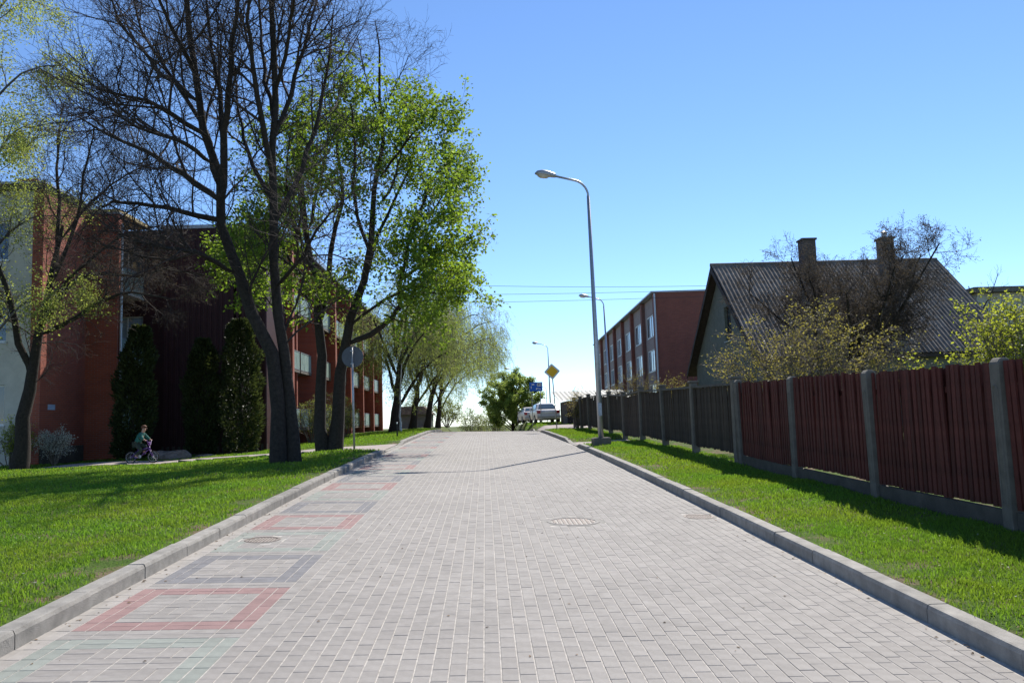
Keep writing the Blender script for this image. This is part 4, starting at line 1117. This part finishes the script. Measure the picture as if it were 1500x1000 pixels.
# apple tree, bare, before the house
ab = on(11.5, 25.0); g = random.Random(9); L = [([ab, ab+Vector((.1, 0, 1.4)), ab+Vector((-.1, 0, 2.4))], .17, .12)]
for q in range(14):
    a = q*2.4; c, s = math.cos(a), math.sin(a); sp = 1.6+g.random()*1.6; z = 1.7+g.random()*.7
    L.append(([ab+Vector((0, 0, z)), ab+Vector((c*sp*.5, s*sp*.5, z+1.0+g.random())), ab+Vector((c*sp, s*sp, z+2.0+g.random()*1.9))], .085, .02))
tree('apple_tree', 'gnarled bare fruit tree in front of the corrugated house roof', 'tree', ab, L, [(13, .8, 1.9, .5, 1.2, .08, .25, .15), (10, .4, 1.0, .5, 1.2, .05, .28, .1), (7, .18, .5, .4, 1.1, .03, .25, .1)], 48, M['bark'], M['twig'], (M['bud'], 2.2, .05, .035, .03))
sb_ = on(24.5, 40); L = [([sb_, sb_+Vector((.1, 0, 3)), sb_+Vector((0, 0, 6.6))], .1, .02)]
for q in range(6):
    a = q*2.4; L.append(([sb_+Vector((0, 0, 2.6+q*.4)), sb_+Vector((math.cos(a)*.9, math.sin(a)*.9, 3.6+q*.5)), sb_+Vector((math.cos(a)*1.3, math.sin(a)*1.3, 4.6+q*.5))], .04, .012))
tree('slender_tree', 'slender bare tree between the house roof and the grey building', 'tree', sb_, L, [(6, .6, 1.2, .4, .9, .06, .2, .2), (5, .3, .6, .4, 1, .03, .2, .15)], 49, M['bark'], M['twig'])
# spruce behind the house
def conifer(name, label, base, h, r, n, m, seed, size, power=1.0, low=.02, cat='tree', col=False):
    g = np.random.default_rng(seed); b = Vector(base); root = tag(empty(name, b), label, cat)
    MB().tube([(0, 0, -.1), (0, 0, h*.95)], [r*.11+.03, .015], 8).build('trunk', M['bark'], root)
    t = g.random(n)**(.75 if not col else .95); z = low*h+t*h*(1-low)
    lay = 1+.18*np.sin(z*9+g.normal(0, .4, n)) if not col else 1+.10*np.sin(z*5+g.normal(0, .6, n))
    prof = (1-t)**power*np.minimum(1, (t+.02)*18)**.5 if not col else np.sin(np.clip(t*.90+.08, 0, 1)*np.pi)**.42*(1-.25*t)
    a = g.random(n)*2*np.pi; lump = 1+.16*np.sin(a*3+z*2.1+seed)+.12*np.sin(a*5-z*4+seed)
    rr = r*prof*lay*lump*np.sqrt(g.uniform(.45, 1.05, n))
    P = np.stack([np.cos(a)*rr, np.sin(a)*rr, z], 1)
    d = np.stack([np.cos(a), np.sin(a), g.normal(.9 if col else -.25, .35, n)], 1)+g.normal(size=(n, 3))*.35; d /= np.linalg.norm(d, axis=1)[:, None]
    s_ = g.normal(size=(n, 3)); s_ -= d*np.sum(s_*d, 1)[:, None]; s_ /= np.linalg.norm(s_, axis=1)[:, None]
    L = (g.uniform(.5, 1.2, n)*size)[:, None]; W = L*.42
    V = np.stack([P, P+d*L*.5+s_*W*.5, P+d*L, P+d*L*.5-s_*W*.5], 1).reshape(-1, 3)
    link('crown', mesh_np('crown', V, np.arange(n*4).reshape(-1, 4), m), root)
    return root
conifer('spruce_tree', 'dark spruce top rising behind the house roof', on(24.2, 43.5), 8.4, 2.2, 16000, M['spruce'], 71, .34)
conifer('thuja', 'tall leaning columnar thuja beside the brick fin and the cyclist', on(-14.05, 33.0), 5.3, .78, 15000, M['thuja'], 72, .16, col=True).rotation_euler = (0, R(4), 0)
conifer('thuja', 'shorter columnar thuja against the maroon stair tower', on(-11.9, 35.0), 4.9, .78, 13000, M['thuja'], 73, .16, col=True)
conifer('thuja', 'tallest columnar thuja against the maroon stair tower, near the twin trunks', on(-10.4, 35.3), 5.7, .92, 16000, M['thuja'], 74, .16, col=True)

# ================================================================== parked cars
def loft(rings, close=True):
    mb = MB(); n = len(rings[0])
    for r_ in rings: mb.v += [tuple(p) for p in r_]
    for i in range(len(rings)-1):
        for a in range(n):
            b = (a+1) % n; mb.f.append((i*n+a, i*n+b, (i+1)*n+b, (i+1)*n+a))
    mb.f.append(tuple(range(n-1, -1, -1))); mb.f.append(tuple((len(rings)-1)*n+a for a in range(n)))
    return mb
def make_car(name, paint, boot=1.0, roof=1.43):
    root = empty(name)
    stn = [(-2.27, .66, .42, .66, .76), (-2.22, .80, .30, .80, boot-.06), (-1.95, .865, .24, .86, boot), (-1.3, .885, .2, .89, boot+.01), (0, .89, .2, .89, .98), (1.2, .88, .2, .85, .94), (1.85, .85, .22, .77, .85), (2.2, .76, .28, .62, .70), (2.28, .6, .38, .52, .58)]
    rings = []
    for (y, w_, zb, zl, zt_) in stn:
        h = [(w_*.86, zb), (w_*.98, zb+.10), (w_, (zb+zl)*.52), (w_*.985, zl), (w_*.92, zt_-.025), (w_*.6, zt_)]
        rings.append([(x, y, z) for x, z in h]+[(-x, y, z) for x, z in reversed(h)])
    body = loft(rings).build('body', paint, root, smooth=True)
    sub = body.modifiers.new('soft', 'SUBSURF'); sub.levels = sub.render_levels = 2
    cab = [(-1.72, .76, .70, .95, .975), (-1.15, .79, .60, .93, roof-.06), (-.75, .80, .58, .93, roof-.005), (0, .80, .58, .93, roof), (.35, .80, .59, .93, roof-.03), (1.15, .77, .68, .9, .955)]
    rg = [[(b_, y, z0), (b_-.02, y, z0+(z1-z0)*.25), (t_+.03, y, z1-.05), (t_*.72, y, z1), (-t_*.72, y, z1), (-t_-.03, y, z1-.05), (-b_+.02, y, z0+(z1-z0)*.25), (-b_, y, z0)] for (y, b_, t_, z0, z1) in cab]
    loft(rg).build('cabin', paint, root, smooth=False, bevel=.012)
    rw = MB().prism([(-.60, -1.705, 1.01), (.60, -1.705, 1.01), (.50, -1.215, roof-.115), (-.50, -1.215, roof-.115)], (0, -.05, .035)); rw.build('rear_window', M['carglass'], root)
    MB().prism([(-.60, 1.1, 1.0), (.60, 1.1, 1.0), (.50, .45, roof-.1), (-.50, .45, roof-.1)], (0, .05, .035)).build('windscreen', M['carglass'], root)
    for s in (-1, 1):
        q = [(s*.775, -1.25, .99), (s*.785, .80, .98), (s*.65, .30, roof-.10), (s*.645, -1.0, roof-.11)]
        MB().prism(q, (s*.022, 0, .006)).build('side_window', M['carglass'], root)
        MB().prism([(s*.55, -2.262, .70), (s*.80, -2.20, .70), (s*.82, -2.16, .92), (s*.57, -2.225, .92)], (0, -.03, 0)).build('tail_lamp', M['tail'], root)
        MB().prism([(s*.50, 2.24, .56), (s*.74, 2.16, .56), (s*.74, 2.12, .68), (s*.5, 2.20, .68)], (0, .03, 0)).build('headlight', M['lampglass'], root)
        MB().box(s*.9-.07, s*.9+.07, .55, .66, .93, 1.05).build('mirror', paint, root, bevel=.02)
        for y in (-1.33, 1.36):
            wr = MB().lathe([(.19, -.09), (.30, -.1), (.315, -.07), (.315, .07), (.30, .1), (.19, .09)], s*.80, y, 24, 'x', .315).build('wheel', M['rubber'], root, smooth=True)
            MB().lathe([(0, s*.075), (.12, s*.085), (.195, s*.07), (.195, s*.03)], s*.80, y, 20, 'x', .315).build('rim', M['alloy'], wr)
    MB().box(-.82, .82, -2.335, -2.20, .36, .58).build('bumper', paint, root, bevel=.03)
    MB().box(-.78, .78, -2.345, -2.30, .45, .49).build('bumper_strip', M['black'], root, bevel=.01)
    MB().box(-.26, .26, -2.285, -2.262, .73, .85).build('number_plate', M['sign_white'], root, bevel=.004)
    return root
car = make_car('parked_car', M['carpaint']); car.location = on(4.45, 62.5); car.rotation_euler = (R(.6), 0, R(4)); car.scale = (1.06, 1.06, 1.06)
tag(car, 'silver saloon car parked on the grass crest, seen from behind', 'car', 'cars parked on the crest')
car2 = make_car('parked_car', M['carpaint2'], 1.02, 1.40); car2.location = on(3.95, 74.0); car2.rotation_euler = (0, 0, R(6))
tag(car2, 'beige white saloon car parked farther down, left of the silver one', 'car', 'cars parked on the crest')

# ================================================================== boulder
def boulder(name, label, loc, sx, sy, sz, seed):
    bm = bmesh.new(); bmesh.ops.create_icosphere(bm, subdivisions=3, radius=1); r_ = random.Random(seed)
    ph = [r_.uniform(0, 6) for _ in range(6)]
    for v in bm.verts:
        c = v.co; k = 1+.24*math.sin(c.x*2.9+ph[0])*math.cos(c.y*2.7+ph[1])+.10*math.sin(c.z*4+c.x*3+ph[2])+.09*math.sin(c.x*7+ph[3])*math.sin(c.y*8+ph[4])+.05*math.sin(c.z*11+ph[5])
        v.co = Vector((c.x*sx*k, c.y*sy*k, max(c.z, -.5)*sz*k))
    me = bpy.data.meshes.new(name); bm.to_mesh(me); bm.free(); me.materials.append(M['rock'])
    me.polygons.foreach_set('use_smooth', [False]*len(me.polygons))
    o = link(name, me); o.location = loc; return tag(o, label, 'rock')
bp0 = on(-12.25, 32.6)
boulder('boulder', 'large pinkish boulder on the grass in front of the cyclist', bp0+Vector((0, 0, .08)), .62, .4, .36, 3)
boulder('flat_stone', 'low flat stone lying beside the large boulder', bp0+Vector((1.25, .1, .03)), .55, .3, .14, 5)

# ================================================================== boy on a small bicycle
bk0 = G(208, 678)
M['purple'] = surf('purple_bike_paint', (.13, .05, .22), .35, 5, .1, 0, spec=.5)
M['skin'] = surf('skin', (.48, .29, .21), .6, 8, .08, 0)
M['jacket'] = surf('teal_jacket', (.02, .12, .10), .8, 12, .2, .2)
M['trousers'] = surf('dark_green_trousers', (.03, .045, .035), .85, 12, .3, .2)
M['hair'] = surf('reddish_brown_hair', (.16, .065, .035), .7, 20, .3, .3)
M['shoe'] = surf('violet_shoe', (.12, .09, .28), .6, 8, .15, 0)
bike = tag(empty('bicycle', bk0, R(-2)), 'small purple bicycle with thick black tyres ridden on the footpath', 'bicycle')
WR = .215
def bwheel(x):
    w_ = MB()
    for i in range(28):
        for j in range(8):
            t, p_ = 2*hp*i/28, 2*hp*j/8; rr = WR-.022+.022*math.cos(p_); w_.v.append((x+rr*math.cos(t), .022*math.sin(p_), WR+rr*math.sin(t)))
    for i in range(28):
        for j in range(8):
            a, b = (i+1) % 28, (j+1) % 8; w_.f.append((i*8+j, a*8+j, a*8+b, i*8+b))
    t_ = w_.build('wheel', M['rubber'], bike, smooth=True)
    rm = MB(); rm.lathe([(WR-.046, -.012), (WR-.04, -.012), (WR-.04, .012), (WR-.046, .012)], x, 0, 24, 'y', WR); rm.build('rim', M['galv'], t_)
    sp_ = MB()
    for i in range(14):
        t = 2*hp*i/14; sp_.tube([(x, .015*(-1)**i, WR), (x+(WR-.044)*math.cos(t), 0, WR+(WR-.044)*math.sin(t))], .0022, 4)
    sp_.tube([(x, -.045, WR), (x, .045, WR)], .014, 8); sp_.build('spokes', M['galv'], t_)
for x in (-.40, .40): bwheel(x)
fr_ = MB()
fr_.tube([(-.08, 0, .24), (-.15, 0, .50)], .016, 8); fr_.tube([(-.14, 0, .46), (.26, 0, .545)], .018, 8); fr_.tube([(-.08, 0, .24), (.27, 0, .50)], .02, 8)
fr_.tube([(.255, 0, .58), (.285, 0, .47)], .022, 8)
for s in (-.04, .04):
    fr_.tube([(-.40, s, WR), (-.08, s*.5, .24)], .010, 6); fr_.tube([(-.40, s, WR), (-.14, s*.4, .46)], .009, 6)
fr_.build('frame', M['purple'], bike, smooth=True)
fk = MB()
for s in (-.045, .045): fk.tube([(.285, s, .47), (.33, s, .35), (.40, s, WR)], .013, 6)
fk.tube([(.285, -.045, .47), (.285, .045, .47)], .015, 6); fk.build('fork', M['purple'], bike, smooth=True)
hb = MB().tube([(.255, 0, .58), (.25, 0, .63)], .016, 8)
hb.tube([(.22, -.29, .80), (.25, -.17, .80), (.26, -.10, .64), (.26, .10, .64), (.25, .17, .80), (.22, .29, .80)], .012, 8); hb.tube([(.253, -.15, .745), (.253, .15, .745)], .009, 6)
hbo = hb.build('handlebar', M['purple'], bike, smooth=True)
MB().box(.262, .272, -.07, .07, .66, .74).build('number_board', M['purple'], hbo)
for s in (-1, 1): MB().tube([(.225, s*.20, .80), (.215, s*.30, .80)], .018, 8).build('grip', M['black'], hbo)
sd = MB().tube([(-.15, 0, .5), (-.165, 0, .56)], .013, 8); sd.build('seat_post', M['galv'], bike)
loft([[(-.29, -.075, .57), (-.29, .075, .57), (-.29, .07, .61), (-.29, -.07, .61)], [(-.18, -.06, .565), (-.18, .06, .565), (-.18, .055, .60), (-.18, -.055, .60)], [(-.04, -.02, .565), (-.04, .02, .565), (-.04, .018, .59), (-.04, -.018, .59)]]).build('saddle', M['black'], bike, bevel=.01)
cr = MB().lathe([(0, -.035), (.065, -.035), (.065, -.03), (0, -.03)], -.08, 0, 18, 'y', .24); cr.tube([(-.08, .06, .24), (.01, .06, .31)], .010, 6); cr.tube([(-.08, -.06, .24), (-.17, -.06, .17)], .010, 6)
cr.build('crank', M['galv'], bike)
MB().box(-.03, .05, .065, .15, .30, .32).build('pedal', M['black'], bike); MB().box(-.21, -.13, -.15, -.065, .16, .18).build('pedal', M['black'], bike)

def skin_obj(name, verts, edges, rad, m, parent, sub=2, root=0):
    me = bpy.data.meshes.new(name); me.from_pydata(verts, edges, []); o = link(name, me, parent, m)
    md = o.modifiers.new('skin', 'SKIN'); md.use_smooth_shade = True
    lay = me.skin_vertices[0].data if len(me.skin_vertices) else None
    if lay is None:
        bm = bmesh.new(); bm.from_mesh(me); bm.verts.layers.skin.verify(); bm.to_mesh(me); bm.free(); lay = me.skin_vertices[0].data
    for i, r_ in enumerate(rad):
        lay[i].radius = r_ if isinstance(r_, tuple) else (r_, r_); lay[i].use_root = (i == root)
    s_ = o.modifiers.new('sub', 'SUBSURF'); s_.levels = s_.render_levels = sub
    return o
boy = tag(empty('person', bk0+Vector((0, 0, 0)), R(-2)), 'boy in teal jacket and dark trousers riding the purple bicycle', 'person')
# joints (x forward, y to his left, z up)
pel, chest, neck, headb, headt = (-.20, 0, .70), (-.06, 0, .95), (.01, 0, 1.09), (.045, 0, 1.15), (.075, 0, 1.27)
Lk, Lf, Ltoe = (.10, .10, .60), (.0, .105, .37), (.10, .105, .345)
Rk, Rf, Rtoe = (.02, -.10, .46), (-.20, -.105, .24), (-.10, -.105, .20)
Ls, Le, Lh = (-.01, .145, 1.03), (.09, .24, .88), (.205, .245, .815)
Rs, Re, Rh = (-.01, -.145, 1.03), (.09, -.24, .88), (.205, -.245, .815)
bv = [pel, chest, neck, headb, headt, (-.19, .08, .67), Lk, Lf, Ltoe, (-.19, -.08, .67), Rk, Rf, Rtoe, Ls, Le, Lh, Rs, Re, Rh]
be = [(0, 1), (1, 2), (2, 3), (3, 4), (0, 5), (5, 6), (6, 7), (7, 8), (0, 9), (9, 10), (10, 11), (11, 12), (1, 13), (13, 14), (14, 15), (1, 16), (16, 17), (17, 18)]
br_ = [(.11, .09), (.12, .09), .045, .07, .075, .075, .055, .04, .035, .075, .055, .04, .035, .055, .04, .03, .055, .04, .03]
body = skin_obj('body', bv, be, br_, M['skin'], boy)
skin_obj('jacket', [pel, chest, (.0, 0, 1.07), Ls, Le, (.18, .245, .83), Rs, Re, (.18, -.245, .83)], [(0, 1), (1, 2), (1, 3), (3, 4), (4, 5), (1, 6), (6, 7), (7, 8)], [(.14, .115), (.15, .115), .065, .075, .06, .045, .075, .06, .045], M['jacket'], boy)
skin_obj('trousers', [(-.205, 0, .69), (-.19, .08, .67), Lk, (.0, .105, .41), (-.19, -.08, .67), Rk, (-.19, -.105, .28)], [(0, 1), (1, 2), (2, 3), (0, 4), (4, 5), (5, 6)], [(.125, .105), .09, .072, .055, .09, .072, .055], M['trousers'], boy)
for (a, b) in ((Lf, Ltoe), (Rf, Rtoe)):
    skin_obj('shoe', [(a[0]-.03, a[1], a[2]-.015), ((a[0]+b[0])/2, a[1], (a[2]+b[2])/2-.01), b], [(0, 1), (1, 2)], [.05, .045, .035], M['shoe'], boy, 1)
for s in (-1, 1):
    fv, fe = [], []
    for q, (dy, ln) in enumerate(((.0, .05), (.02, .06), (.04, .062), (.06, .055))):
        k = len(fv); y = s*(.215+dy)
        fv += [(.20, y, .825), (.238, y, .815), (.235, y, .785)]; fe += [(k, k+1), (k+1, k+2)]
    k = len(fv); fv += [(.20, s*.22, .82), (.205, s*.20, .785), (.225, s*.195, .78)]; fe += [(k, k+1), (k+1, k+2)]
    for q in range(5):
        sub_v = fv[q*3:q*3+3]; skin_obj('finger', sub_v, [(0, 1), (1, 2)], [.0095, .0088, .008], M['skin'], body, 1)
# head details: cap of hair, nose, ears, eyes, mouth
hc = Vector((.072, 0, 1.245))
hm = MB(); n1, n2 = 10, 16
for i in range(n1+1):
    ph_ = (i/n1)*1.75
    for j in range(n2):
        t = 2*hp*j/n2; rr = .094; d = Vector((math.sin(ph_)*math.cos(t), math.sin(ph_)*math.sin(t), math.cos(ph_)))
        if i > 7 and d.x > .3: d = Vector((d.x*.88, d.y*.9, .34))
        hm.v.append(tuple(hc+Vector((-.012, 0, .012))+Vector((d.x*.105, d.y*.088, d.z*.10))))
for i in range(n1):
    for j in range(n2): b = (j+1) % n2; hm.f.append((i*n2+j, i*n2+b, (i+1)*n2+b, (i+1)*n2+j))
hm.build('hair', M['hair'], boy, smooth=True)
MB().prism([(.150, -.012, 1.225), (.150, .012, 1.225), (.172, .0, 1.215)], (-.005, 0, .035)).build('nose', M['skin'], body)
MB().box(.140, .151, -.022, .022, 1.192, 1.199).build('mouth', surf('lips', (.35, .13, .11), .5), body)
for s in (-1, 1):
    MB().lathe([(0, 0), (.008, .002), (.0, .008)], .143, s*.03, 8, 'x', 1.25).build('eye', M['black'], body)
    MB().lathe([(.004, 0), (.022, .008), (.018, .015), (0, .012)], .06, s*.078, 8, 'y', 1.235).build('ear', M['skin'], body)
